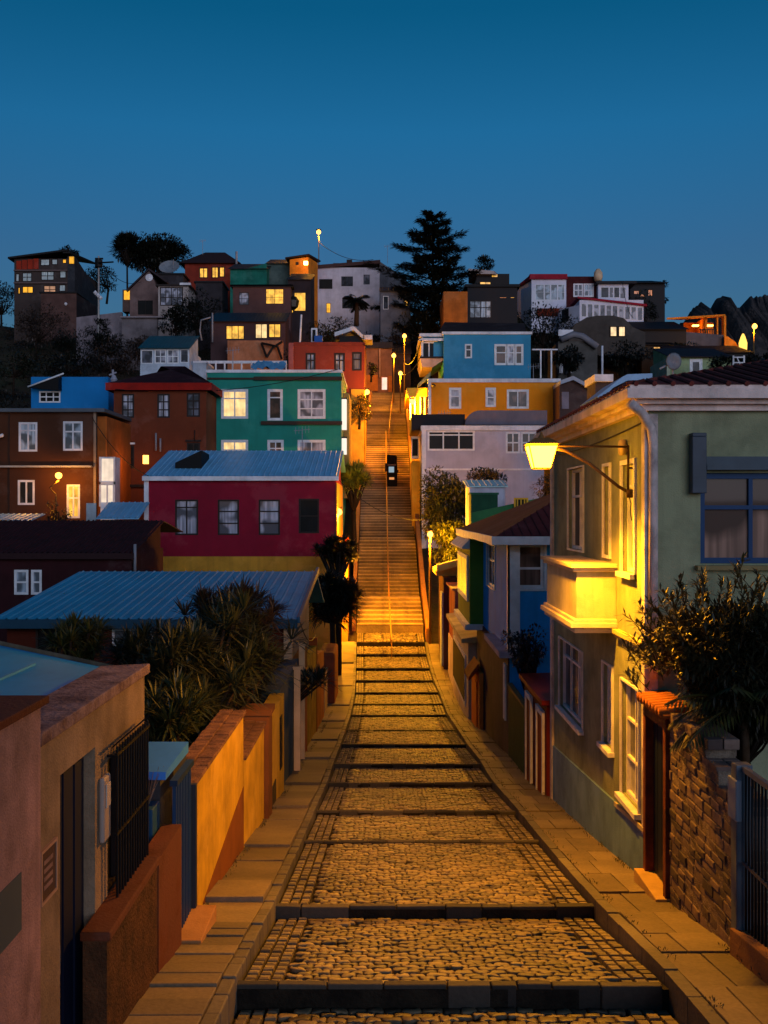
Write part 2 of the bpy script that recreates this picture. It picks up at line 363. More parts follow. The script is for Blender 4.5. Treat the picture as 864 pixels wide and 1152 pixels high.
def stairs():
    m = MB(); lo = MB(); pts = [(59.8,-6.76)]+[p for p in PR if 60 < p[0] <= 118]
    side = MB()
    for (ya, za), (yb, zb) in zip(pts, pts[1:]):
        rise = zb-za; n = max(1, round(rise/.20)) if rise > .5 else 1
        for i in range(n):
            y = ya+(yb-ya)*i/n; y1 = ya+(yb-ya)*(i+1)/n; z = za+rise*(i+1)/n if n > 1 else zb
            e0, e1 = edg(y); f0, f1 = edg(y1); g = R.uniform(-.012,.012)
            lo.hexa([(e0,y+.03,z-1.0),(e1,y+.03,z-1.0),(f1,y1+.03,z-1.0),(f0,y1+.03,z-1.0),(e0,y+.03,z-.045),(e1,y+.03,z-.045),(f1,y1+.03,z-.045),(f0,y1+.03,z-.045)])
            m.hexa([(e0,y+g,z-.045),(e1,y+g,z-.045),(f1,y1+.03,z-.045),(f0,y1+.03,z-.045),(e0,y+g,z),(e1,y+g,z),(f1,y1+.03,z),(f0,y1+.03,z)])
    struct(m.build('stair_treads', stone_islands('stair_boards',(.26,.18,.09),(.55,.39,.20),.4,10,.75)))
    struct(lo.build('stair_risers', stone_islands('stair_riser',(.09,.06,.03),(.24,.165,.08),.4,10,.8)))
    m = MB(); m.box(-2.6,3.2,118,124,12.5,13.72); struct(m.build('landing_paving', plaster('#5c4a3a',1.5)))
stairs()
def parapet(name, label, pts, w, h0, h1, mat, xs):    # wall following the stair profile
    m = MB()
    for (a, xa), (b, xb) in zip(pts, pts[1:]):
        m.hexa([(xa-w/2,a,prof(a)-1.2),(xa+w/2,a,prof(a)-1.2),(xb+w/2,b,prof(b)-1.2),(xb-w/2,b,prof(b)-1.2),(xa-w/2,a,prof(a)+h0),(xa+w/2,a,prof(a)+h0),(xb+w/2,b,prof(b)+h1),(xb-w/2,b,prof(b)+h1)])
    return tag(m.build(name, mat, base=(pts[0][1],pts[0][0],prof(pts[0][0]))), label, 'wall')
pl = plaster('#8a6038',2.0)
parapet('stair_wall','low plaster wall along the left edge of the lowest stair flight',[(60.5,-1.78),(64,-1.85),(71,-1.88),(79,-1.93)],.22,.55,.55,pl,0)
parapet('stair_wall','low plaster wall along the right edge of the lowest stair flight',[(58.5,2.55),(64,2.48),(71,2.42),(79,2.32)],.26,.6,.6,pl,0)
parapet('stair_wall','low plaster wall on the right edge of the stairs above the black cabinet',[(81,2.32),(93,2.3),(105,2.35),(117,2.38)],.22,.5,.5,pl,0)
parapet('stair_wall','low plaster wall on the left edge of the stairs above the black cabinet',[(81,-1.93),(93,-1.9),(105,-1.7),(117,-1.45)],.22,.5,.5,pl,0)
RAIL = metal('#8a5f2e',1.6,.45,.3)
def handrail(label, ys, xf, h=.95, gap=2.0):
    y0, y1 = ys; t = thing('handrail', label, 'handrail', (xf(y0),y0,prof(y0)), 'steel handrails down the middle of the stairs')
    m = MB(); n = int((y1-y0)/.8); m.tube([(xf(y0+(y1-y0)*i/n),y0+(y1-y0)*i/n,prof(y0+(y1-y0)*i/n)+h) for i in range(n+1)],.038,8); m.build('rail',RAIL,t,True)
    y = y0+.1
    while y < y1:
        m = MB(); m.tube([(xf(y),y,prof(y)-.05),(xf(y),y,prof(y)+h)],.026,6); m.build('post',RAIL,t,True); y += gap
mid = lambda y: sum(edg(y))/2
handrail('thin brown handrail down the middle of the long flight below the black cabinet',(56,79.3),mid)
handrail('thin brown handrail climbing from behind the black cabinet',(81,92.3),mid)
handrail('thin brown handrail near the top, splitting the stairs in two flights',(94,117.5),lambda y: mid(y)+.25+(y-94)*.02, gap=2.4)
# ------------------------------------------------------------------ walls with openings, windows, doors, roofs
UX, UY, UZ = V((1,0,0)), V((0,1,0)), V((0,0,1))
def holed(m, O, U, N_, w, h, holes, r):
    us = sorted({0,w}|{q for a in holes for q in a[:2]}); ws = sorted({0,h}|{q for a in holes for q in a[2:4]})
    g = lambda u, v, n=0: O+U*u+UZ*v+N_*n
    for a, b in zip(us, us[1:]):
        for c, d in zip(ws, ws[1:]):
            mu, mw = (a+b)/2, (c+d)/2
            if any(q[0] < mu < q[1] and q[2] < mw < q[3] for q in holes): continue
            m.face([g(a,c),g(b,c),g(b,d),g(a,d)])
    for (a,b,c,d) in [q[:4] for q in holes]:
        m.face([g(a,c),g(a,d),g(a,d,-r),g(a,c,-r)]); m.face([g(b,c),g(b,c,-r),g(b,d,-r),g(b,d)])
        m.face([g(a,c),g(a,c,-r),g(b,c,-r),g(b,c)]); m.face([g(a,d),g(b,d),g(b,d,-r),g(a,d,-r)])
        m.face([g(a,c,-r),g(a,d,-r),g(b,d,-r),g(b,c,-r)])
def window(root, O, U, N_, q, r):
    a,b,c,d = q[:4]; o = q[4]; kind = o.get('kind','window'); pane = o.get('p','dark'); fr = o.get('f',TRIM); nv, nh = o.get('nv',1), o.get('nh',1); fw = o.get('fw',.06)
    s = o.get('scale',1); m = MB(); n0, n1 = -r+.045, -r+.10
    for (u0,u1,w0,w1) in ((a+.001,a+fw,c+.001,d-.001),(b-fw,b-.001,c+.001,d-.001),(a+fw,b-fw,c+.001,c+fw),(a+fw,b-fw,d-fw,d-.001)): m.obox(O,U,UZ,N_,u0,u1,w0,w1,n0,n1)
    for i in range(1,nv+1): u = a+(b-a)*i/(nv+1); m.obox(O,U,UZ,N_,u-fw*.36,u+fw*.36,c+fw,d-fw,n0+.004,n1-.006)
    for i in range(1,nh+1):
        w = c+(d-c)*(o.get('ht') if (o.get('ht') and nh == 1) else i/(nh+1)); m.obox(O,U,UZ,N_,a+fw,b-fw,w-fw*.36,w+fw*.36,n0+.002,n1-.003)
    cw = o.get('cw',.0)
    if cw:
        for (u0,u1,w0,w1) in ((a-cw,a,c-cw,d+cw),(b,b+cw,c-cw,d+cw),(a,b,d,d+cw),(a,b,c-cw,c)): m.obox(O,U,UZ,N_,u0,u1,w0,w1,-.01,.035)
    w = m.build(kind, fr, root)
    if o.get('label'): w['label'] = o['label']
    if kind == 'door' and pane not in PANES: 
        m = MB(); m.obox(O,U,UZ,N_,a+fw,b-fw,c+fw,d-fw,-r+.01,-r+.05); k = 3
        for i in range(k): m.obox(O,U,UZ,N_,a+fw*2,b-fw*2,c+(d-c)*(i+.12)/k,c+(d-c)*(i+.9)/k,-r+.05,-r+.065)
        m.build('door_leaf', plain(pane,1.0), w)
        m = MB(); m.obox(O,U,UZ,N_,b-fw*2.4,b-fw*1.8,c+(d-c)*.44,c+(d-c)*.5,-r+.065,-r+.11); m.build('handle', PIPE, w)
    else:
        m = MB(); g = lambda u, v: O+U*u+UZ*v+N_*(-r+.05)
        m.face([g(a+fw*.5,c+fw*.5),g(b-fw*.5,c+fw*.5),g(b-fw*.5,d-fw*.5),g(a+fw*.5,d-fw*.5)]); m.build('pane', PANES[pane], w)
    if o.get('sill'):
        m = MB(); m.obox(O,U,UZ,N_,a-.07,b+.07,c-.07,c-.002,-.01,.10); m.build('sill', o.get('sm',fr), w)
class House:
    def __init__(s, name, label, cat, px0, px1, d, depth, ytop, mat, zb=None, front=(), left=(), right=(), r=.09, group=None, xs=None, back=None, z1=None, cap=True):
        s.d, s.d1 = d, d+depth; s.x0, s.x1 = xs if xs else (X(px0,d), X(px1,d)); s.z1 = Z(ytop,d) if z1 is None else z1
        s.z0 = zb if zb is not None else min(T(x,y) for x in (s.x0,s.x1) for y in (s.d,s.d1))-.6
        s.t = thing(name, label, cat, ((s.x0+s.x1)/2, d, s.z0), group); t = s.t
        m = MB(); h = s.z1-s.z0
        F = []
        for q in front:
            a, b = sorted((X(q[0],d)-s.x0, X(q[2],d)-s.x0)); c, e = Z(q[3],d)-s.z0, Z(q[1],d)-s.z0
            a = max(.03,a); b = min(s.x1-s.x0-.03,b)
            F.append((a,b,max(.02,c),min(h-.02,e),q[4]))
        def sidef(x, qs, flip):
            out = []
            for q in qs:
                dn, df = sorted((D(q[0],x), D(q[2],x))); dn, df = max(dn,s.d+.03), min(df,s.d1-.03)
                zt, zb_ = Z(q[1],dn), Z(q[3],dn)
                if q[4].get('far'): zt, zb_ = Z(q[1],df), Z(q[3],df)
                a, b = (dn-s.d, df-s.d) if flip else (s.d1-df, s.d1-dn)
                out.append((a,b,max(.02,zb_-s.z0),min(h-.02,zt-s.z0),q[4]))
            return out
        O = V((s.x0,s.d,s.z0)); holed(m, O, UX, -UY, s.x1-s.x0, h, F, r)
        OL = V((s.x0,s.d1,s.z0)); L = sidef(s.x0, left, False); holed(m, OL, -UY, -UX, s.d1-s.d, h, L, r)
        OR = V((s.x1,s.d,s.z0)); RR = sidef(s.x1, right, True); holed(m, OR, UY, UX, s.d1-s.d, h, RR, r)
        m.face([(s.x1,s.d1,s.z0),(s.x0,s.d1,s.z0),(s.x0,s.d1,s.z1),(s.x1,s.d1,s.z1)])
        if cap: m.face([(s.x0,s.d,s.z1),(s.x1,s.d,s.z1),(s.x1,s.d1,s.z1),(s.x0,s.d1,s.z1)])
        m.nonorm = True
        s.wall = m.build('wall', mat, t)
        for q in F: window(t, O, UX, -UY, q, r)
        for q in L: window(t, OL, -UY, -UX, q, r)
        for q in RR: window(t, OR, UY, UX, q, r)
    def parapet(s, mat, h=.25, w=.25, out=.05, name='parapet'):
        m = MB(); a,b,c,d = s.x0-out,s.x1+out,s.d-out,s.d1+out; z0, z1 = s.z1-.02, s.z1+h
        m.box(a,b,c,c+w,z0,z1); m.box(a,b,d-w,d,z0,z1); m.box(a,a+w,c+w,d-w,z0,z1); m.box(b-w,b,c+w,d-w,z0,z1); return m.build(name, mat, s.t)
    def band(s, z, h, mat, out=.06, name='ledge', x0=None, x1=None):
        m = MB(); m.box((s.x0-out) if x0 is None else x0,(s.x1+out) if x1 is None else x1,s.d-out,s.d-.001,z,z+h); return m.build(name, mat, s.t)
    def bandpx(s, px0, px1, py0, py1, mat, out=.06, name='ledge'):
        m = MB(); m.box(X(px0,s.d),X(px1,s.d),s.d-out,s.d-.001,Z(py1,s.d),Z(py0,s.d)); return m.build(name, mat, s.t)
    def shed(s, mat, zf, zr, out=.3, y1=None, ribs=.28, name='roof', amp=.035, side=.15, fascia=None):
        y1 = y1 or s.d1; corr(s.t, mat, s.x0-side, s.x1+side, s.d-out, zf, y1, zr, ribs, name, amp)
        m = MB(); m.prism([(s.x0+.01,s.d+.01),(s.x1-.01,s.d+.01),(s.x1-.01,y1-.01),(s.x0+.01,y1-.01)], s.z1+.002, lambda p: zf+(zr-zf)*(p[1]-s.d+out)/(y1-s.d+out)-.06); m.build('roof_base', s.wall.data.materials[0], s.t)
        if fascia: m = MB(); m.box(s.x0-side-.02,s.x1+side+.02,s.d-out-.05,s.d-out,zf-.24,zf-.0); m.build('gutter', fascia, s.t)
    def gable(s, mat, zf, zr, out=.3, ribs=.28, side=.15, amp=.035, fascia=None):
        ym = (s.d+s.d1)/2; s.shed(mat, zf, zr, out, ym, ribs, 'roof', amp, side, fascia); corr(s.t, mat, s.x0-side, s.x1+side, ym, zr, s.d1+out, zf, ribs, 'roof', amp)
    def hip(s, mat, zr, out=.3, inset=None, drop=0, fascia=None, fh=.18):
        a,b,c,d = s.x0-out,s.x1+out,s.d-out,s.d1+out; z = s.z1+.01-drop; i = inset if inset is not None else (d-c)/2; ym = (c+d)/2
        m = MB(); e = [(a,c,z),(b,c,z),(b,d,z),(a,d,z)]; r1, r2 = (a+i,ym,zr), (b-i,ym,zr)
        m.face([e[0],e[1],r2,r1]); m.face([e[1],e[2],r2]); m.face([e[2],e[3],r1,r2]); m.face([e[3],e[0],r1]); m.face(e[::-1]); m.build('roof', mat, s.t)
        if fascia:
            m = MB(); m.box(a-.02,b+.02,c-.04,c+.0,z-fh,z+.02); m.box(a-.02,a+.02,c,d,z-fh,z+.02); m.box(b-.02,b+.02,c,d,z-fh,z+.02); m.build('fascia', fascia, s.t)
def corr(root, mat, x0, x1, y0, z0, y1, z1, pitch=.28, name='roof', amp=.035, th=.05):
    n = max(2,int((x1-x0)/pitch)); m = MB(); cols = []
    for i in range(n):
        x = x0+(x1-x0)*i/n; p = (x1-x0)/n
        for (f, h) in ((0,0),(.34,0),(.45,amp),(.55,amp),(.66,0)): cols.append((x+p*f,h))
    cols.append((x1,0)); k = len(cols); ns = 6
    for j in range(ns+1):
        t = j/ns
        for (x,h) in cols: m.v.append((x,y0+(y1-y0)*t,z0+(z1-z0)*t+h+ (R.uniform(-.004,.004))))
    for j in range(ns):
        for i in range(k-1): m.f.append((j*k+i,j*k+i+1,(j+1)*k+i+1,(j+1)*k+i))
    m.face([(x0,y0,z0-th),(x0,y1,z1-th),(x1,y1,z1-th),(x1,y0,z0-th)]); m.face([(x0,y0,z0-th),(x1,y0,z0-th),(x1,y0,z0),(x0,y0,z0)])
    m.face([(x0,y0,z0-th),(x0,y0,z0),(x0,y1,z1),(x0,y1,z1-th)]); m.face([(x1,y0,z0-th),(x1,y1,z1-th),(x1,y1,z1),(x1,y0,z0)])
    return m.build(name, mat, root)
W = lambda p='dark', nv=1, nh=1, **k: dict(p=p, nv=nv, nh=nh, **k)
def pipe_part(root, pts, r, mat=None, name='drain_pipe'):
    m = MB(); m.tube(pts, r, 8); return m.build(name, mat or PIPE, root, True)

# ================================================================== LEFT SIDE, near
XL = -2.25
def left_near():
    # pink wall end
    t = thing('boundary_wall','pink plastered wall with a dark red cap and a grey painted patch at the lower left corner','wall',(-2.4,5,-3.9))
    m = MB(); m.box(-2.62,-2.14,2.5,6.38,-5.2,-1.20); m.build('wall', plaster('#8a6862',1.8,.9,.4,1.6,.5,.8), t, bevel=.01)
    m = MB(); m.box(-2.68,-2.10,2.5,6.42,-1.20,-1.15); m.build('coping', plaster('#4a1512',1.6), t, bevel=.008)
    m = MB(); m.box(-2.14,-2.134,5.3,6.02,-2.46,-2.12); m.build('painted_patch', plain('#3e4a4e',1.2), t)
    # beige house
    h = House('house','low beige plastered house with dark blue door and barred window, near left','house',0,0,6.6,3.0,0,plaster('#7a6652',1.6,.9,.35,1.4,.5,.8),zb=-5.2,xs=(-6.2,XL),z1=-1.50,r=.14,
        right=[])
    h.t.name = 'plastered_house'
    bm = h.wall; me = bm.data; COL.objects.unlink(bm); bpy.data.objects.remove(bm)
    m = MB(); OR = V((XL,6.6,-5.2)); dr = [(.50,1.36,.95,3.37,None),(1.72,2.72,2.02,3.18,None)]
    holed(m, OR, UY, UX, 3.0, 3.70, dr, .14)
    m.face([(-9,6.6,-5.2),(XL,6.6,-5.2),(XL,6.6,-1.5),(-9,6.6,-1.5)]); m.face([(XL,9.6,-5.2),(-6.6,14.1,-5.2),(-6.6,14.1,-1.5),(XL,9.6,-1.5)]); m.build('wall', me.materials[0], h.t)
    m = MB(); m.prism([(-9,6.6),(-2.645,6.6),(-2.645,9.9),(-6.8,14.3),(-9,14.3)], -1.72, lambda p: -1.52-(abs(p[0])-2.6)*.01); m.build('roof', metal('#1c668e',2.2,.5,.12), h.t)
    mm = MB()
    for x in (-3.5,-4.4,-5.3,-6.2): mm.box(x-.02,x+.02,6.7,min(13.6,9.3+(-2.62-x)*1.05),-1.60,-1.500-(abs(x)-2.6)*.01)
    mm.build('roof_seam', metal('#2c6c90',1.9,.42,.1), h.t)
    m = MB(); m.prism([(-2.64,6.58),(-2.21,6.58),(-2.21,9.66),(-2.64,9.5)], -1.52, -1.43)
    m.build('parapet', rock('brown_coping',(.10,.055,.06),(.27,.18,.18),3,.5), h.t, bevel=.01)
    # door leaf with panels
    m = MB(); m.obox(OR,UY,UZ,UX,.50,1.36,.95,3.37,-.13,-.09)
    for i in range(3): m.obox(OR,UY,UZ,UX,.50+.05+i*.27,.50+.27+i*.27,1.0,3.3,-.09,-.075)
    dk = m.build('door', plain('#0c1428',1.3,.5), h.t)
    m = MB(); m.obox(OR,UY,UZ,UX,.56,.60,1.95,2.15,-.075,-.03); m.build('handle', PIPE, dk)
    m = MB()
    for (a,b,c,d) in ((1.72,1.77,2.02,3.18),(2.67,2.72,2.02,3.18),(1.77,2.67,2.02,2.07),(1.77,2.67,3.13,3.18),(2.20,2.24,2.07,3.13)): m.obox(OR,UY,UZ,UX,a,b,c,d,-.11,-.06)
    w = m.build('window', TRIMD, h.t); m = MB(); m.obox(OR,UY,UZ,UX,1.75,2.70,2.05,3.15,-.13,-.10); m.build('pane', PANES['black'], w)
    m = MB(); bx = XL+.09
    for i in range(13):
        y = 8.28+i*.088; m.tube([(bx,y,-3.26),(bx,y,-1.90)],.011,6)
    for z in (-3.22,-2.6,-1.96): m.box(bx-.012,bx+.012,8.24,9.38,z-.012,z+.012)
    for i in range(13):     # curls along top and bottom
        y = 8.28+i*.088
        for z0_ in (-1.90,-3.26):
            m.tube([(bx+.035*math.sin(q),y+.03*math.cos(q)-.03,z0_+ (.03 if z0_ > -2 else -.03)+.03*math.sin(q*1.0)) for q in [k*.9 for k in range(6)]],.007,5)
    for (y,z) in ((8.3,-3.2),(9.34,-3.2),(8.3,-1.98),(9.34,-1.98)): m.box(XL,bx,y-.01,y+.01,z-.01,z+.01)
    m.build('window_bars', DARKM, h.t)
    # sign plaque
    t = thing('plaque','small framed plaque with worn illegible writing on the beige wall','sign',(XL,6.8,-2.6))
    m = MB(); a,b,c,d = 6.66,6.99,-2.58,-2.22
    for (u0,u1,w0,w1) in ((a,a+.02,c,d),(b-.02,b,c,d),(a+.02,b-.02,c,c+.02),(a+.02,b-.02,d-.02,d)): m.box(XL,XL+.02,u0,u1,w0,w1)
    m.build('frame', plain('#9a7a68',1.2), t); m = MB(); m.box(XL,XL+.012,a+.02,b-.02,c+.02,d-.02); m.build('plate', plaster('#4a3430',1.3), t)
    m = MB()
    for r_ in range(4):
        y = a+.07
        while y < b-.09:
            L = R.uniform(.012,.03); m.box(XL+.012,XL+.015,y,y+L,-2.33-r_*.055,-2.33-r_*.055+.028); y += L+.008
    m.build('worn_lettering', plain('#8a6a60',1.3,.8,.5), t)
    t = thing('meter_box','narrow white meter box on the beige wall between door and barred window','meter box',(XL,8.2,-2.4))
    m = MB(); m.box(XL,XL+.045,8.06,8.26,-2.62,-2.10); m.build('case', plain('#8d8078',1.3,.5), t, bevel=.02); m = MB(); m.box(XL+.045,XL+.055,8.10,8.22,-2.35,-2.16); m.build('cover', plain('#a39a94',1.3,.4), t, bevel=.005)
    # orange low wall
    t = thing('low_wall','orange rendered low wall with rough brown face under the barred window','wall',(-2.2,9,-4.3))
    m = MB(); m.box(-2.24,-2.06,7.6,9.3,-5.2,-3.19); m.build('wall', rock('rough_render',(.11,.045,.018),(.055,.025,.012),5,1.0,.9,.03), t)
    m = MB(); m.box(-2.24,-2.05,9.3,10.35,-5.2,-3.16); m.build('smooth_end', plaster('#6e3418',.85,.85,.25,1,.3,.6), t)
    m = MB(); m.box(-2.26,-2.03,7.58,9.3,-3.19,-3.12); m.build('coping', plaster('#6e3418',.8), t, bevel=.015)
    # shed with blue roof behind gate
    t = thing('garden_shed','small blue shed roof behind the dark blue gate','shed',(-2.7,10.9,-5))
    m = MB(); m.prism([(-3.3,10.5),(-2.30,10.5),(-2.30,11.9),(-3.3,11.9)], -5.2, -2.72); m.build('wall', plaster('#2b2b30',1.5), t)
    m = MB(); m.prism([(-3.5,10.3),(-2.2,10.3),(-2.2,11.5),(-3.5,11.5)], -2.70, lambda p: -2.62+.03*(p[1]-10.3)); m.build('roof', metal('#2c6cc0',1.5,.6,.1), t)
    t = thing('gate','dark blue slatted metal gate between the orange and the yellow walls','gate',(-2.15,10.8,-4.6))
    m = MB(); y = 10.38
    while y < 11.2: m.box(-2.15,-2.11,y,y+.035,-4.62,-2.74); y += .085
    m.build('slat_panel', plain('#16304e',1.5,.45), t); m = MB()
    m.box(-2.17,-2.09,10.35,11.25,-2.78,-2.72); m.build('top_rail', plain('#12283f',1.3,.45), t); m = MB(); m.box(-2.17,-2.09,10.35,11.25,-4.66,-4.60); m.build('bottom_rail', plain('#12283f',1.3,.45), t)
    m = MB(); m.box(-2.19,-2.07,11.25,11.33,-4.9,-3.0); m.build('gate_post', plain('#26282e',1.5), t)
    m = MB(); m.box(-2.20,-1.86,10.40,11.35,-5.1,-4.36); struct(m.build('door_step', plaster('#8a6238',1.9), bevel=.01))
    t = thing('planter','dark blue planter box standing behind the orange wall','planter',(-2.35,10.3,-3.3)); m = MB(); m.box(-2.46,-2.27,10.02,10.34,-3.4,-2.92); m.build('box', plain('#123c5c',1.5), t, bevel=.01)
    m = MB()
    for i in range(26):
        a = R.uniform(-1,1); b = R.uniform(-.5,.5); m.tube([(-2.36,10.2,-2.95),(-2.36+b*.1,10.2+a*.12,-2.8),(-2.36+b*.25,10.2+a*.3,-2.62+R.uniform(-.08,.05))],[.006,.005,.002],4)
    m.build('dry_stems', plain('#6a5a50',1.2), t)
    # yellow garden walls
    yl = plaster('#b89020',1.3,.85,.25,1.6,.4,.6)
    cop = rock('clay_coping',(.24,.12,.07),(.11,.055,.04),6,.8)
    def ywall(label, ya, yb, zt, mat=yl, w=.30, coping=True, xw=-2.18, dado_or_shade=None):
        t = thing('garden_wall', label, 'wall', (xw,(ya+yb)/2,prof(ya)-.2))
        m = MB(); m.box(xw-w,xw,ya,yb,prof(yb)-.8,zt); m.build('wall', mat, t)
        if coping:
            y = ya-.03; m = MB()
            while y < yb:
                L = .19
                for k in range(2):
                    x0 = xw-w-.05+k*(w+.1)/2; m.box(x0+.004,x0+(w+.1)/2-.004,y+.004,min(yb,y+L)-.004,zt,zt+.05+R.uniform(-.006,.012)+(.02 if k == 0 else 0))
                y += L
            m.build('coping', cop, t, bevel=.008)
        return t
    t = ywall('long yellow plaster wall with clay tile coping, nearest on the left pavement',11.45,15.85,-3.12)
    m = MB(); m.box(-2.50,-2.13,11.35,11.45,-5.4,-3.12); m.build('end_post', plaster('#33302f',1.2), t)
    m = MB(); m.prism([(-2.18,12.3),(-2.172,12.3),(-2.172,15.84),(-2.18,15.84)], -6, lambda p: prof(p[1])+.12+max(0,(p[1]-12.3)*.27)); m.build('dado_or_shade', plaster('#6a3c14',1.5), t)  # brown wedge painted for the diagonal shadow on the yellow wall
    ywall('yellow plaster wall behind the coped one, with a worn edge',15.87,18.55,-3.85)
    t = thing('gate_pillar','narrow orange brown pillar between two yellow walls on the left','pillar',(-2.2,18.9,-6)); m = MB(); m.box(-2.55,-2.10,18.58,19.2,-6.6,-3.7); m.build('shaft', plaster('#7a4a26',1.0), t); m = MB(); m.box(-2.6,-2.05,18.55,19.23,-3.7,-3.6); m.build('cap', plaster('#7a4a26',1.0), t)
    t = ywall('yellow wall with a narrow dark slit opening before the blue grey house',19.25,22.3,-3.95, coping=False)
    m = MB(); m.box(-2.179,-2.16,21.35,21.75,-5.4,-4.3); m.build('slit_opening', PANES['black'], t); m = MB(); m.box(-2.179,-2.16,19.6,20.5,-5.95,-5.35); m.build('vent', plain('#3c3420',1.2), t)
    # narrow house row beyond
    t = thing('garden_wall','blue grey garden wall below the bushes on the left','wall',(-2.3,24,-7)); m = MB(); m.box(-2.7,-2.28,22.4,27.2,-8,-3.9); m.build('wall', plaster('#2f4450',1.5), t)
    def post(label,y,x,zt,hexc,w=.13): 
        t = thing('gate_post',label,'post',(x,y,prof(y)));m = MB(); m.box(x-.08,x+.08,y,y+w,prof(y)-.4,zt); m.build('shaft', plaster(hexc,1.6), t, bevel=.01); m = MB(); m.box(x-.11,x+.11,y-.02,y+w+.02,zt,zt+.06); m.build('cap', plaster(hexc,1.4), t)
    post('slim white gate post beside the blue grey wall',25.6,-2.18,-3.95,'#b89a78'); post('slim white post before the orange brown door',27.6,-2.22,-3.6,'#b89a78')
    t = thing('garden_door','orange brown door in the left row of walls past the white posts','door',(-2.3,29,-7)); m = MB(); m.box(-2.6,-2.28,27.8,30.4,-8,-4.0); m.build('surround', plaster('#5a2410',1.6), t); m = MB(); m.box(-2.28,-2.22,28.5,29.6,-7.05,-4.5); m.build('leaf', plain('#9a4514',1.6), t)
    t = thing('garden_wall','tall narrow lit yellow wall standing between bushes on the left','wall',(-2.3,32,-7)); m = MB(); m.box(-2.8,-2.30,30.6,34.8,-8.6,-4.55); m.build('wall', yl, t)
    m = MB(); m.box(-2.82,-2.28,34.8,35.0,-8.6,-4.3); m.build('end_post', plaster('#84401a',1.7), t)
    t = thing('garden_wall','orange wall panel before the palm on the left pavement','wall',(-2.3,37,-8)); m = MB(); m.prism([(-2.8,35.1),(-2.32,35.1),(-2.32,39.5),(-2.8,39.5)],-9,lambda p:-4.9-.1*(p[1]-35)); m.build('wall', plaster('#a05414',1.7), t)
    t = thing('garden_wall','low white wall end beside the palm trunk on the left','wall',(-2.4,42,-8)); m = MB(); m.box(-2.7,-2.38,41,44,-9,-6.6); m.build('wall', plaster('#a58860',1.7), t)
    t = thing('garden_wall','reddish rounded wall at the foot of the stairs, left side','wall',(-2.3,48,-8)); m = MB(); m.box(-2.8,-2.1,43.5,46.8,-9.2,-6.0); m.build('wall', plaster('#7a3c26',1.6), t, bevel=.1)
    t = thing('garden_wall','lit yellow garden wall beneath the small tree left of the stairs','wall',(-2.4,57,-8)); m = MB(); m.box(-5.5,-2.55,58.5,59,-8.8,-3.2); m.box(-2.9,-2.1,59,61,-8.8,-2.9); m.build('wall', plaster('#c08a2c',1.5), t)
    t = thing('planter','orange planter box beside the stairs under the yucca','planter',(-2.5,64,-5)); m = MB(); m.box(-3.15,-2.2,63.3,64.3,-6.5,-1.6); m.build('box', plaster('#b0480c',1.8), t)
left_near()

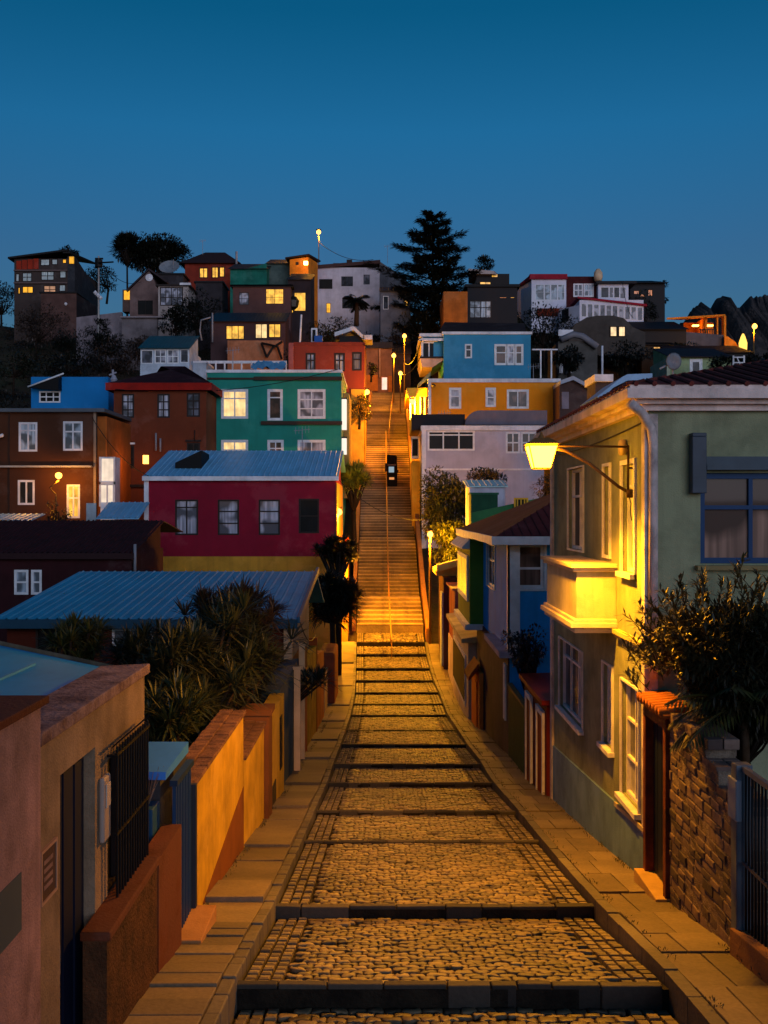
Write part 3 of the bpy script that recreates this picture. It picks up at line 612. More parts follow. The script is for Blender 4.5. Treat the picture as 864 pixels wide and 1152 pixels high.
# ================================================================== RIGHT BIG HOUSE
XW = 3.5
def right_big():
    d0, d1 = 13.6, 21.2; wallm = plaster('#7c8066',1.55,.88,.28,1.5,.4,.9)
    fr = [(788,532,905,634,W('cbrown',1,1,f=metal('#123a66',1.2,.5,.05),ht=.62,fw=.075))]
    fr2 = []
    lf = [(640,525,657,620,W('dark',1,1,f=TRIMW,ht=.66,cw=.03,far=0)),(680,524,687,625,W('grey',0,1,f=TRIMW,ht=.7,cw=.05)),(701,521,715,646,W('lity',0,1,f=TRIMW,ht=.8,cw=.07,sill=1)),
          (630,735,656,822,W('grey',2,1,f=TRIMW,ht=.75,fw=.055,cw=.025,sill=1)),(679,752,690,846,W('blue',0,0,f=TRIMW,cw=.03,sill=1)),(700,778,720,915,W('cur',1,2,f=TRIMW,fw=.05,cw=.03,sill=1))]
    h = House('corner_house','large olive green plastered house with white cornice and bay balcony, under the lantern','house',0,0,d0,d1-d0,0,wallm,zb=-7.2,xs=(XW,10.5),z1=1.45,front=fr,left=lf,r=.16)
    t = h.t
    # cornice: stepped moulding along front and street side
    m = MB()
    for (o, za, zb_) in ((.10,1.34,1.42),(.20,1.42,1.48),(.34,1.48,1.61),(.30,1.61,1.66)):
        m.box(XW-o,10.8,d0-o,d0+.3,za,zb_-.002); m.box(XW-o,XW+.3,d0+.3,d1+.3,za,zb_-.002)
    m.build('cornice', plaster('#b8a4a0',1.95,.8,.25,2.5,.4), t)
    # roof, hipped, tiled ribs
    m = MB(); a,b,c,d = XW-.32,10.9,d0-.32,d1+.4; z = 1.66; i = 3.6; e = [(a,c,z),(b,c,z),(b,d,z),(a,d,z)]; r1, r2 = (a+i,(c+d)/2,2.60),(b-.5,(c+d)/2,2.60)
    m.face([e[0],e[1],r2,r1]); m.face([e[1],e[2],r2]); m.face([e[2],e[3],r1,r2]); m.face([e[3],e[0],r1]); m.face(e[::-1])
    x = a+.1
    while x < b:
        k = min(1,max(0,(x-a)/i)); m.tube([(x,c,z+.01),(x,c+(4.1)*k,z+.01+.94*k)],.035,6); x += .24
    y = c+.1
    while y < d-.1:
        k = 1-abs((y-(c+d)/2))/((d-c)/2); m.tube([(a,y,z+.01),(a+i*k,y,z+.01+.94*k)],.035,6); y += .24
    m.build('roof', rock('maroon_tile',(.17,.035,.03),(.09,.028,.025),2.5,.4), t)
    # corner trim with curved elbow
    m = MB(); m.box(XW+.001,XW+.13,d0-.055,d0-.001,-4.3,1.30); m.box(XW-.05,XW-.001,d0-.06,d0+.10,-4.3,1.30); m.build('corner_trim', plaster('#a89c9c',1.8,.8,.4,3,.7), t)
    pipe_part(t, [(XW-.30,d0-.30,1.42),(XW-.12,d0-.20,1.30),(XW+.03,d0-.10,1.10),(XW+.06,d0-.08,.9),(XW+.06,d0-.08,-2.2)], .065, plaster('#a89c9c',1.8,.8,.4,3,.7))
    m = MB(); m.box(XW-.05,XW-.001,d1-.18,d1,-7.0,1.33); m.box(XW-.05,XW+.2,d1,d1+.04,-7,1.33); m.build('corner_trim', plaster('#a89c9c',1.8,.8,.3,3,.5), t)
    # dado
    m = MB(); m.prism([(XW-.035,d0-.03),(XW-.001,d0-.03),(XW-.001,d1-.18),(XW-.035,d1-.18)], -7.2, lambda p: -4.22-(p[1]-d0)*.078); m.build('dado_or_shade', plaster('#55708e',1.8,.85,.25,1.5,.4), t)
    m = MB(); m.prism([(XW-.06,d0-.03),(XW-.03,d0-.03),(XW-.03,15.3),(XW-.06,15.3)], lambda p: -4.26-(p[1]-d0)*.078, lambda p: -4.20-(p[1]-d0)*.078); m.build('dado_rail', plaster('#8f8670',1.8), t)
    m = MB(); m.box(XW-.10,XW-.001,d0-.03,15.25,-1.80,-1.74); m.box(XW-.07,XW-.001,d0-.03,15.25,-1.86,-1.80); m.build('string_course', plaster('#8c8050',1.9), t)
    # balcony bay
    bx0, by0, by1 = 2.90, 15.4, 18.2; m = MB(); m.box(bx0,XW-.001,by0,by1,-1.62,-.90); bal = m.build('balcony', plaster('#948c76',1.85,.85,.2,2,.3), t, bevel=.01)
    m = MB(); m.box(bx0-.06,XW-.001,by0-.06,by1+.06,-.90,-.84); m.box(bx0-.10,XW-.001,by0-.10,by1+.10,-.84,-.78); m.build('top_moulding', plaster('#a5937a',1.85), bal, bevel=.008)
    m = MB(); m.box(bx0-.05,XW-.001,by0-.05,by1+.05,-1.66,-1.61); m.box(bx0-.10,XW-.001,by0-.10,by1+.10,-1.74,-1.66); m.box(bx0-.04,XW-.001,by0-.04,by1+.04,-1.82,-1.74); m.build('bottom_moulding', plaster('#b0a090',1.85), bal, bevel=.008)
    # shutter box and lintel on the front
    m = MB(); m.box(X(775,d0),X(791,d0),d0-.16,d0-.001,Z(555,d0),Z(492,d0)); m.prism([(X(775,d0),d0-.16),(X(791,d0),d0-.16),(X(791,d0),d0-.001),(X(775,d0),d0-.001)],Z(492,d0),lambda p: Z(492,d0)+.05); m.build('shutter_box', plain('#3c4450',1.4,.5,.3), t, bevel=.01)
    m = MB(); m.box(X(791,d0)+.01,10,d0-.10,d0-.001,Z(523,d0),Z(514,d0)); m.box(X(791,d0)+.01,10,d0-.14,d0-.001,Z(529,d0),Z(523,d0)); m.build('lintel', plain('#3c4854',1.4,.5,.3), t)
    m = MB(); m.box(X(782,d0),10,d0-.12,d0-.001,Z(641,d0),Z(636,d0)); m.build('ledge', plaster('#7a6a48',1.7), t)
    m = MB(); m.lathe((0,0,0),[(.02,-.06),(.11,-.05),(.12,0),(.10,.05),(.02,.06)],16)
    m.v = [(XW-.06+v[2]*.8, 14.75+v[0], .93+1.0*v[1]) for v in m.v]; m.build('round_vent', plaster('#a08a60',1.8), t, True)
    # curtains seen in the front window: white strip
    # street lantern on a bracket
    ly = 14.4; L = thing('street_lantern','lit tapered lantern hanging from a wall bracket on the olive corner house','street lamp',(XW,ly,0),None)
    lx = X(609,ly); lz = Z(512,ly)
    m = MB(); zt, zb_ = .94, .62
    c = (lx,ly,0); prof_ = [(.115,zb_),(.225,zt)]
    for i in range(4): pass
    m.raw([(lx-.115,ly-.115,zb_),(lx+.115,ly-.115,zb_),(lx+.115,ly+.115,zb_),(lx-.115,ly+.115,zb_),(lx-.20,ly-.20,zt),(lx+.20,ly-.20,zt),(lx+.20,ly+.20,zt),(lx-.20,ly+.20,zt)],[(3,2,1,0),(4,5,6,7),(0,1,5,4),(1,2,6,5),(2,3,7,6),(3,0,4,7)])
    m.build('lantern_glass', emit((1.0,.40,.0045),LAMP_MAIN), L); lampdown(L,(lx,ly,zb_-.07),2400,.10,165,(-.25,-.15,-1))
    m = MB(); m.raw([(lx-.23,ly-.23,zt+.01),(lx+.23,ly-.23,zt+.01),(lx+.23,ly+.23,zt+.01),(lx-.23,ly+.23,zt+.01),(lx-.10,ly-.10,zt+.10),(lx+.10,ly-.10,zt+.10),(lx+.10,ly+.10,zt+.10),(lx-.10,ly+.10,zt+.10)],[(3,2,1,0),(4,5,6,7),(0,1,5,4),(1,2,6,5),(2,3,7,6),(3,0,4,7)]); m.lathe((lx,ly,zt+.10),[(.05,0),(.04,.03),(.02,.06),(.012,.09)],10); m.build('lantern_hood', metal('#6a4c28',1.4,.5,.3), L)
    m = MB()
    for sx in (-1,1):
        for sy in (-1,1): m.tube([(lx+sx*.117,ly+sy*.117,zb_-.01),(lx+sx*.203,ly+sy*.203,zt)],.010,5)
    for (r_,z_) in ((.12,zb_-.008),(.205,zt-.01)):
        m.tube([(lx-r_,ly-r_,z_),(lx+r_,ly-r_,z_),(lx+r_,ly+r_,z_),(lx-r_,ly+r_,z_),(lx-r_,ly-r_,z_)],.010,5)
    m.build('lantern_frame', metal('#6a4c28',1.4,.5,.3), L)
    brk = metal('#4a3418',1.4,.45,.3)
    m = MB(); m.tube([(lx+.05,ly,.93),(lx+.35,ly,.86),(2.9,ly,.68),(3.3,ly,.36),(XW-.02,ly,.26)],.025,8); m.tube([(lx+.05,ly,.93),(XW-.06,ly,.92)],.016,8); m.tube([(XW-.06,ly,.94),(XW-.06,ly,.22)],.018,8)
    m.tube([(XW-.06,ly,.26),(XW-.02,ly,.12),(XW-.03,ly,.0),(XW-.01,ly,-.12)],.008,6); m.box(XW-.09,XW-.001,ly-.05,ly+.05,.20,.32); m.tube([(XW-.06,ly,.62),(XW+.0,ly-.02,.62)],.015,6); m.build('bracket', brk, L, True)
right_big()
def right_fence():
    # wood framed doorway
    t = thing('gateway','tall orange wooden door frame with dark navy door beside the brick wall','door',(3.5,12.9,-4.7))
    wd = plaster('#6e3418',1.1,.7,.35,4,.4)
    m = MB(); m.box(3.42,3.62,13.38,13.5,-5.2,-2.52); m.box(3.42,3.62,12.42,12.54,-5.2,-2.52); m.box(3.42,3.62,12.54,13.38,-2.66,-2.52); m.build('door_frame', wd, t, bevel=.006)
    m = MB(); m.box(3.36,3.72,12.35,13.55,-2.50,-2.45)
    y = 12.35
    while y < 13.5: m.tube([(3.34,y+.07,-2.44),(3.74,y+.07,-2.40)],.06,8); y += .15
    m.build('tile_cap', plaster('#9a5a2a',1.2), t, True)
    m = MB(); m.box(3.54,3.60,12.54,13.38,-4.68,-2.66)
    for i in range(4): m.box(3.525,3.54,12.56+i*.205,12.56+i*.205+.19,-4.66,-2.68)
    dl = m.build('door_leaf', plain('#10182c',1.4,.45), t); m = MB(); m.box(3.48,3.525,12.62,12.66,-3.75,-3.6); m.build('handle', PIPE, dl)
    m = MB(); m.box(3.30,3.64,12.40,13.5,-5.4,-4.70); m.build('threshold', plaster('#a0824c',1.7), t, bevel=.01)
    # brick wall with real bricks
    t = thing('brick_wall','rough dark brick garden wall with broken stepped top, right of the navy door','wall',(3.5,11.2,-4.5))
    br = stone_islands('rough_brick',(.05,.03,.028),(.25,.16,.125),1.0,14,.85); m = MB(); core = MB()
    top = lambda y: -2.40+.05*math.sin(y*9) if y > 11.55 else (-2.45 if y > 11.0 else (-2.62 if y > 10.6 else -2.80))
    row = 0; z = -5.0
    while z < -2.38:
        hgt = R.choice((.09,.10,.13)); y = 10.1+(0 if row%2 else -.12)
        while y < 12.40:
            L = R.uniform(.22,.36); a, b = max(10.1,y), min(12.40,y+L)
            if b-a > .05 and z+hgt < top((a+b)/2)+.03:
                j = R.uniform(-.010,.010); dz = R.uniform(-.004,.004); g = .007
                m.hexa([(3.46+j,a+g,z+g+dz),(3.62,a+g,z+g+dz),(3.62,b-g,z+g),(3.46+j+R.uniform(-.01,.01),b-g,z+g),(3.46+j+R.uniform(-.012,.012),a+g,z+hgt-g+dz),(3.62,a+g,z+hgt-g),(3.62,b-g,z+hgt-g),(3.46+j,b-g,z+hgt-g+dz)])
                m.hexa([(3.63,a+g,z+g),(3.80,a+g,z+g),(3.80,b-g,z+g),(3.63,b-g,z+g),(3.63,a+g,z+hgt-g),(3.80,a+g,z+hgt-g),(3.80,b-g,z+hgt-g),(3.63,b-g,z+hgt-g)])
            y += L
        z += hgt; row += 1
    for (a,b) in ((10.12,10.6),(10.6,11.0),(11.0,11.55),(11.55,12.38)): core.box(3.468,3.785,a,b,-5.4,top((a+b)/2)-.07)
    m.build('bricks', br, t, bevel=.012); core.build('mortar', rock('mortar',(.26,.20,.15),(.10,.07,.05),9,.7), t)
    # post and fence
    t = thing('fence','dark steel bar fence with light top rail at the right edge','fence',(3.5,9,-4.3))
    m = MB(); m.box(3.42,3.58,9.92,10.08,-4.9,-2.46); m.build('fence_post', plain('#5a6470',1.2,.6,.4), t, bevel=.008)
    m = MB(); m.box(3.40,3.46,9.88,10.12,-3.0,-2.6); m.build('mail_box', plain('#7a8490',1.4), t, bevel=.01)
    m = MB(); y = 6.4
    while y < 9.9: m.tube([(3.5,y,-4.18),(3.5,y,-2.50)],.013,6); y += .085
    m.build('bars', DARKM, t, True)
    m = MB(); m.box(3.475,3.525,6.4,9.92,-2.52,-2.47); m.build('top_rail', metal('#6a7078',1.2,.4,.1), t); m = MB(); m.box(3.48,3.52,6.4,9.92,-3.42,-3.39); m.box(3.48,3.52,6.4,9.92,-4.18,-4.14); m.build('rail', metal('#4a5058',1.2,.4,.1), t)
    m = MB(); m.prism([(3.38,6.2),(3.66,6.2),(3.66,10.0),(3.38,10.0)], -5.2, lambda p: prof(p[1])+.36); m.build('base_kerb', plaster('#6a4a30',1.7), t, bevel=.01)
right_fence()
# ================================================================== RIGHT ROW behind the corner house
def right_row():
    # red door structure
    t = thing('porch','dark red porch with white framed doorways next to the corner house','porch',(3.6,23,-6.8))
    m = MB(); m.box(3.42,5.6,21.5,24.9,-7.6,-4.05); m.build('wall', plaster('#5a1a12',1.6), t); m = MB(); m.prism([(3.3,21.4),(5.7,21.4),(5.7,25.0),(3.3,25.0)],-4.05,lambda p:-3.95+.03*(p[0]-3.3)); m.build('roof', metal('#7a2218',1.4), t)
    for (a,b) in ((21.75,22.7),(23.5,24.4)):
        m = MB()
        for (u0,u1,w0,w1) in ((a,a+.1,-6.5,-4.25),(b-.1,b,-6.5,-4.25),(a+.1,b-.1,-4.37,-4.25)): m.box(3.36,3.419,u0,u1,w0,w1)
        dr = m.build('door', TRIMW, t); m = MB(); m.box(3.39,3.418,a+.1,b-.1,-6.5,-4.37); m.build('door_leaf', plain('#7a2412',1.4), dr)
    t = thing('corrugated_fence','dark green corrugated metal fence between porch and purple wall','fence',(3.5,27,-7)); m = MB(); y = 25.0; i = 0
    while y < 28.4: m.box(3.44+(.035 if i%2 else 0),3.52,y,y+.1,-7.8,-4.75-.03*(y-25)); y += .1; i += 1
    m.build('panel', plain('#24402c',1.8,.5,.3), t); m = MB(); m.box(3.42,3.56,25.0,28.4,-4.82,-4.74); m.build('top_rail', plain('#24402c',1.4), t)
    # blue / green house
    bl = plaster('#1a70a8',2.3,.85,.15,1,.2); h = House('painted_house','blue plastered house with maroon hipped roof and a green side bay, behind the corner house','house',0,0,28.5,9.6,0,bl,zb=-8.8,xs=(XW,8.6),z1=-.72,r=.12,
        front=[(577,612,612,662,W('warm',0,1,f=TRIM,ht=.45,fw=.09,cw=.07))], left=[(548,612,557,663,W('dark',1,1,f=TRIM,fw=.09,cw=.05,ht=.6)),(552,757,556,808,W('dark',0,1,f=TRIM,cw=.04))])
    t = h.t; m = MB(); m.box(XW-.05,XW+.28,28.42,28.499,-3.9,-.72); m.box(XW-.05,XW-.001,28.42,28.75,-3.9,-.72); m.build('corner_trim', TRIM, t)
    m = MB(); m.box(XW-.04,XW-.002,28.5,38.1,-9,-4.0); m.build('lower_wall', plaster('#3c2c34',1.6), t)
    m = MB(); m.box(XW-.32,XW-.001,28.3,32.5,-4.02,-3.86); m.box(XW-.32,XW+.9,28.1,28.45,-4.02,-3.86); m.build('ledge', plaster('#9a8a94',1.7), t)
    m = MB(); m.box(XW-.09,XW-.041,28.9,29.3,-5.9,-4.3); m.build('downlight_box', TRIM, t)  # pale box put in for a downlight on the lower wall
    m = MB(); a,b,c,d = 3.0,9.0,28.0,42.0; z = -.70; zr = .75; e = [(a,c,z),(b,c,z),(b,d,z),(a,d,z)]; r1, r2 = (6.2,33.5,zr),(6.2,36.5,zr)
    m.face([e[0],e[1],r1]); m.face([e[1],e[2],r2,r1]); m.face([e[2],e[3],r2]); m.face([e[3],e[0],r1,r2]); m.face(e[::-1])
    m.build('roof', plaster('#702824',1.2,.95), t)
    m = MB()
    for k in range(24):
        x = 3.1+k*.25; f = 1-abs(x-6.2)/3.2; 
        if f > .05: m.tube([(x,c,z+.01),(x,c+5.5*f,z+.01+1.45*f)],.03,5)
    m.build('roof_seam', plaster('#702824',1.1,.95), t)
    m = MB(); m.box(a-.05,b,c-.05,c,z-.2,z+.03); m.box(a-.05,a,c,d,z-.2,z+.03); m.build('fascia', TRIM, t)
    # green bay
    gb = plaster('#4c6a26',1.7,.85,.15,1,.2)
    m = MB(); m.box(3.02,XW-.002,36.0,41.6,-3.95,-.9); by = m.build('bay', gb, t)
    m = MB(); m.box(2.96,3.018,36.5,41.2,-3.2,-1.55); wv = m.build('window', TRIM, by); m = MB(); m.box(2.945,2.96,36.8,38.7,-3.0,-1.7); m.box(2.945,2.96,38.9,40.9,-3.0,-1.7); m.build('pane', PANES['lity'], wv)
    m = MB(); m.box(2.85,XW-.002,35.9,41.7,-4.15,-3.95); m.prism([(2.72,35.95),(3.02,35.95),(3.02,41.65),(2.72,41.65)],-1.30,lambda p:-1.25+(p[0]-2.72)*1.0); m.prism([(2.96,35.9),(3.2,35.9),(3.2,41.7),(2.96,41.7)],-.95,-.72); m.build('mouldings', TRIMW, by)
    # orange doorway with hood
    t = thing('garden_door','bright orange door with small red hood on the right pavement','door',(3.4,38,-8.3)); m = MB(); m.box(3.30,3.44,35.4,38.6,-8.8,-5.6); m.build('surround', plaster('#c06a24',1.7), t); m = MB(); m.box(3.25,3.30,36.0,38.0,-8.2,-6.0); m.build('leaf', plain('#b8520e',2.0), t)
    m = MB(); m.prism([(2.95,35.6),(3.30,35.6),(3.30,37.4),(2.95,37.4)],lambda p:-5.9+(p[0]-2.95)*1.2,lambda p:-5.75+(p[0]-2.95)*1.4); m.build('hood', plaster('#7a2a10',1.8), t)
    # white shop
    t = thing('low_shop','low white shop front with dark window and cream roof slab','shop',(3.3,43,-8.5)); m = MB(); m.box(3.2,5.5,38.8,47.5,-9.2,-4.9); m.build('wall', plaster('#b0a08c',1.7), t)
    m = MB(); m.box(3.15,3.199,39.8,46.6,-7.6,-5.6); fr = m.build('window', TRIM, t); m = MB(); m.box(3.13,3.15,40.0,46.4,-7.4,-5.75); m.build('pane', plain('#101214',1.0,.9), fr)
    m = MB(); m.prism([(2.9,38.2),(5.6,38.2),(5.6,47.8),(2.9,47.8)],-4.9,lambda p:-4.75+.12*(p[0]-2.9)); m.build('roof', plaster('#b09a70',1.7), t)
    t = thing('annexe','pink annexe with white base between shop and lamp pole','annexe',(3.6,50,-8.5)); m = MB(); m.box(3.3,6,48.2,52.5,-9.5,-6.2); m.build('base', plaster('#b5a5a8',1.6), t); m = MB(); m.box(3.35,6,48.2,52.5,-6.2,-3.7); m.build('wall', plaster('#7a3a3a',1.6), t); m = MB(); m.box(3.2,6.1,48.1,52.6,-3.7,-3.6); m.build('roof', metal('#8a4a48',1.6), t)
    t = thing('porch','dark porch with pitched yellow lit canopy behind the lamp pole','porch',(3.6,56,-8.5)); m = MB(); m.box(3.1,6.2,53.2,57.8,-9.5,-3.4); m.build('wall', plaster('#4a3430',1.4), t)
    m = MB(); m.prism([(2.75,53.0),(6.3,53.0),(6.3,53.7),(2.75,53.7)],lambda p:-3.1+(p[0]-2.75)*.26,lambda p:-2.75+(p[0]-2.75)*.26); m.prism([(2.75,53.7),(6.3,53.7),(6.3,57.9),(2.75,57.9)],lambda p:-3.35,lambda p:-3.1+(p[0]-2.75)*.26); m.build('canopy', plaster('#b89858',1.7), t)
    m = MB(); m.box(3.0,3.099,53.2,54.6,-8.0,-4.2); m.build('door', plain('#8a9ab0',1.4), t)
    # green garden wall, white shed
    t = thing('garden_wall','green garden wall with a yellow framed grille above the maroon roof','wall',(6,50,-2)); m = MB(); a, b = X(530,48), X(632,48)
    m.prism([(a,48),(b,48),(b,48.4),(a,48.4)],-7,lambda p: Z(577,48)+(p[0]-a)/(b-a)*(Z(555,48)-Z(577,48))); m.build('wall', plaster('#2c5a36',1.8), t)
    m = MB(); a, b, c, d_ = X(578,48),X(594,48),Z(577,48),Z(560,48)
    for (u0,u1,w0,w1) in ((a,a+.08,c,d_),(b-.08,b,c,d_),(a+.08,b-.08,c,c+.08),(a+.08,b-.08,d_-.08,d_)): m.box(u0,u1,47.9,47.999,w0,w1)
    for i in range(3): x = a+(b-a)*(i+1)/4; m.box(x-.03,x+.03,47.93,47.99,c+.08,d_-.08)
    m.build('grille', plaster('#c8902c',1.8), t); m = MB(); m.box(a+.08,b-.08,47.985,47.998,c+.08,d_-.08); m.build('pane', PANES['black'], t)
    h = House('garden_shed','small white shed with pale flat roof in front of the lavender house','shed',528,568,52,2.4,548,plaster('#a8a4b4',1.7),zb=-7); h.shed(metal('#a0b8c8',1.8),Z(547,52),Z(540,54.4),.15)
    h = House('garden_shed','green shed wall below the white shed, beside the trees','shed',530,560,50,1.2,556,plaster('#24503a',1.1),zb=-7); h.parapet(plaster('#2c5a44',1.3),.08,.1)
right_row()

# ================================================================== LEFT MIDDLE
def left_mid():
    # blue corrugated roof house
    red = plaster('#4a1c10',1.7); h = House('cottage','low red brown house with long blue corrugated roof, behind the left bushes','house',8,325,27.2,7,700,red,zb=-8.8,front=[(126,707,172,728,W('blue',1,0,f=TRIM)),(40,700,112,735,W('black',2,0,f=TRIMD))],right=[],r=.1)
    h.shed(metal('#1e86a8',1.55,.7,.10),Z(696,26.9),Z(643,34.5),.45,34.5,.26,side=.25,amp=.03,fascia=plain('#16384c',1.4))
    corr(h.t, metal('#1e86a8',1.55,.7,.1), h.x0-.25,h.x1+.25,34.5,Z(643,34.5),39,Z(643,34.5)-1.4,.26)
    m = MB(); x = h.x1+.25
    m.raw([(x,26.7,Z(700,26.9)),(x+.09,26.7,Z(700,26.9)),(x+.09,34.5,Z(645,34.5)),(x,34.5,Z(645,34.5)),(x,26.7,Z(693,26.9)),(x+.09,26.7,Z(693,26.9)),(x+.09,34.5,Z(638,34.5)),(x,34.5,Z(638,34.5))],[(3,2,1,0),(4,5,6,7),(0,1,5,4),(1,2,6,5),(2,3,7,6),(3,0,4,7)]); m.build('barge_board', plain('#1c4a66',1.3), h.t)
    m = MB(); m.box(h.x1+.002,h.x1+.03,27.3,34,-8.8,-2.9); m.build('side_render', plaster('#4a545c',1.6), h.t)
    m = MB(); m.box(h.x1-.12,h.x1+.10,27.0,27.19,-8.6,-3.0); m.build('corner_post', plaster('#a08468',1.6), h.t)
    # maroon house
    h = House('cottage','dark maroon cottage with maroon tiled roof at the left edge','house',-60,148,42,6,622,plaster('#2c1014',1.7),zb=-9.5,front=[(16,641,32,669,W('blue',0,1,f=TRIM,fw=.1)),(35,641,47,669,W('blue',0,1,f=TRIM,fw=.1))])
    h.shed(rock('maroon_roof_tile',(.06,.014,.018),(.035,.012,.014),2,.4),Z(622,42),Z(586,47.5),.3,47.5,.22,amp=.06,fascia=plain('#2a1216',1.2)); corr(h.t, plain('#2c0d10',1.2), h.x0-.15,h.x1+.15,47.5,Z(586,47.5),52,Z(600,47.5),.3)
    pipe_part(h.t,[(X(145,42)+.3,41.8,Z(612,42)),(X(145,42)+.3,41.8,Z(645,42))],.06)
    for (l,a,b,y0,y1) in (('small pale blue corrugated canopy at the left edge above the maroon roof',-20,33,578,586),('small blue corrugated lean-to roof beside the crimson house',108,156,565,583)):
        t = thing('lean_to',l,'shed',(X((a+b)/2,53),53,-8)); m = MB(); m.box(X(a,53)+.1,X(b,53)-.1,53.1,55,-9,Z(y1,53)-.1); m.build('wall', plaster('#1c1a20',1.4), t); corr(t, metal('#5a8cab',1.8,.45,.1),X(a,53),X(b,53),53,Z(y1,53),55.5,Z(y0,55.5),.28)
    t = thing('white_board','small white panel standing beside the lit door','panel',(X(102,55),55,-1)); m = MB(); m.box(X(97,55),X(108,55),55,55.1,-9,Z(566,55)); m.build('board', plaster('#8f98a0',1.6), t)
    # crimson house
    y = plaster('#b0822c',1.5); cr = plaster('#6a0c22',1.9,.8,.12,.7,.15)
    dk = dict(f=TRIMD,fw=.09)
    h = House('row_house','crimson house with yellow base and pale blue corrugated roof','house',165,378,56,8,539,cr,right=[(381,560,385,595,W('lity',0,0,f=TRIM))],
       front=[(197,562,223,602,W('cur',1,1,ht=.78,**dk)),(245,562,269,602,W('cur',0,2,**dk)),(291,562,315,602,W('cur',0,2,**dk)),(336,561,359,600,W('black',0,1,ht=.5,**dk))])
    h.shed(metal('#5b93b3',1.9,.42,.12),Z(536,56),Z(507,62.5),.3,62.5,.3,side=.15,fascia=WHITE); corr(h.t, metal('#5b93b3',1.9,.42,.12),h.x0-.15,h.x1+.15,62.5,Z(507,62.5),66,2.6,.3)
    m = MB(); m.box(h.x0-.05,h.x1+.05,55.93,55.999,h.z0,Z(626,56)); m.box(h.x1+.001,h.x1+.06,55.93,63.9,h.z0,1.6); m.build('yellow_base_and_side', y, h.t)  # base is yellow paint; street side coloured yellow for the lamplight
    m = MB(); m.box(h.x0-.12,h.x0+.12,55.9,55.999,Z(626,56),Z(540,56)); m.build('corner_trim', WHITE, h.t)
    m = MB(); m.box(h.x0-.2,h.x0+.0,56,62.5,Z(540,56),Z(508,62.5)); 
    t = h.t; a, b = X(203,59),X(232,59); m = MB(); m.prism([(a,57.5),(b,57.5),(b,60),(a,60)],Z(527,58),lambda p: Z(525,58)+.2+.7*max(0,(p[0]-a)/(b-a))-(0 if p[1] < 59 else .1)); m.build('roof_hatch', plain('#0b0b0e',1.0), t)
    for i, (px, py) in enumerate(((361,628),)): pass
    # teal house
    tl = plaster('#1f7468',1.6,.82,.12,.7,.2); w = dict(f=TRIM,fw=.11,cw=.07)
    h = House('town_house','teal green two storey house with flat roof and brown cornice bands','house',233,384,70,9,419,tl,right=[(386,450,389,480,W('glare',0,0,f=TRIM)),(386,492,389,510,W('glare',0,0,f=TRIM))],
       front=[(250,439,278,470,W('litw',1,1,ht=.7,**w)),(302,439,317,472,W('brown',0,1,ht=.75,**w)),(336,439,365,470,W('cur',1,2,**w)),(250,496,278,530,W('litw',1,1,ht=.7,**w)),(302,496,318,530,W('warm',1,1,ht=.75,**w)),(336,496,365,530,W('cur',1,1,**w))])
    h.parapet(WHITE,.18,.3,.08); bn = plain('#33241c',1.4); h.bandpx(286,385,424,428,bn,.22,'cornice'); h.bandpx(294,385,474,478,bn,.22); h.bandpx(233,296,425,427,bn,.12)
    for (ya,yb) in ((449,483),(493,511)):
        m = MB(); m.box(h.x1+.02,h.x1+.34,70.3,70.9,Z(yb,70.3),Z(ya,70.3)); m.build('light_box', emit((1,.86,.7),1.15), h.t)
        m = MB(); m.box(h.x1+.0,h.x1+.40,70.25,70.95,Z(ya,70.3),Z(ya,70.3)+.1); m.build('light_box_hood', TRIMD, h.t)
    m = MB(); m.box(h.x1+.001,h.x1+.4,74,78.9,1,8.6); m.build('side_bay', plaster('#8a7040',1.6), h.t)
    # rust house
    w = dict(f=TRIMD,fw=.10)
    h = House('town_house','rust orange three storey house with dark maroon hipped roof and red eaves','house',128,232,66,8,440,plaster('#66301c',1.35,.85,.14,.7,.2),
       front=[(137,443,151,470,W('cur',1,2,**w)),(177,443,191,470,W('cur',1,2,**w)),(210,442,225,469,W('grey',1,2,**w)),(137,501,151,527,W('black',1,1,**w)),(210,498,225,525,W('black',1,1,**w))])
    h.hip(plaster('#2c0d12',1.5),Z(412,70),.4,inset=4.2,drop=-.46,fascia=plaster('#8a1a12',1.4),fh=.45); h.bandpx(136,152,498,500,TRIM,.15); h.bandpx(209,226,495,497,TRIMD,.15); h.bandpx(128,165,545,548,TRIMD,.2)
    for px in (127,): pipe_part(h.t,[(X(px,66),65.8,Z(465,66)),(X(px,66),65.8,Z(560,66))],.07)
    for (px,y0,y1) in ((175,487,507),(180,493,508)): pipe_part(h.t,[(X(px,65.5),65.6,Z(y1,65.5)),(X(px,65.5),65.6,Z(y0,65.5))],.06,name='flue')
    for (px,y0,y1) in ((138,484,497),(219,484,496)): pipe_part(h.t,[(X(px,65.8),65.8,Z(y1,65.8)),(X(px,65.8),65.8,Z(y0,65.8))],.03,TRIMD,'bracket')
    walllamp('small lit box lamp on the rust orange house above the pale blue roof',164,517,63.6,.22,1.5,box=True,watts=80)
    # lit glass porch between brown and rust houses
    t = thing('glass_porch','narrow brightly lit white framed porch between brown and rust houses','porch',(X(121,62),62,-8)); a, b = X(113,59), X(129,59)
    m = MB(); m.box(a,b,59,60.2,-9,Z(514,59)); m.build('wall', WHITE, t); m = MB()
    m.box(a+.08,b-.08,58.97,58.999,Z(541,59),Z(516,59)); m.box(a+.05,b-.12,58.97,58.999,Z(565,59),Z(546,59)); m.build('pane', PANES['glare'], t)
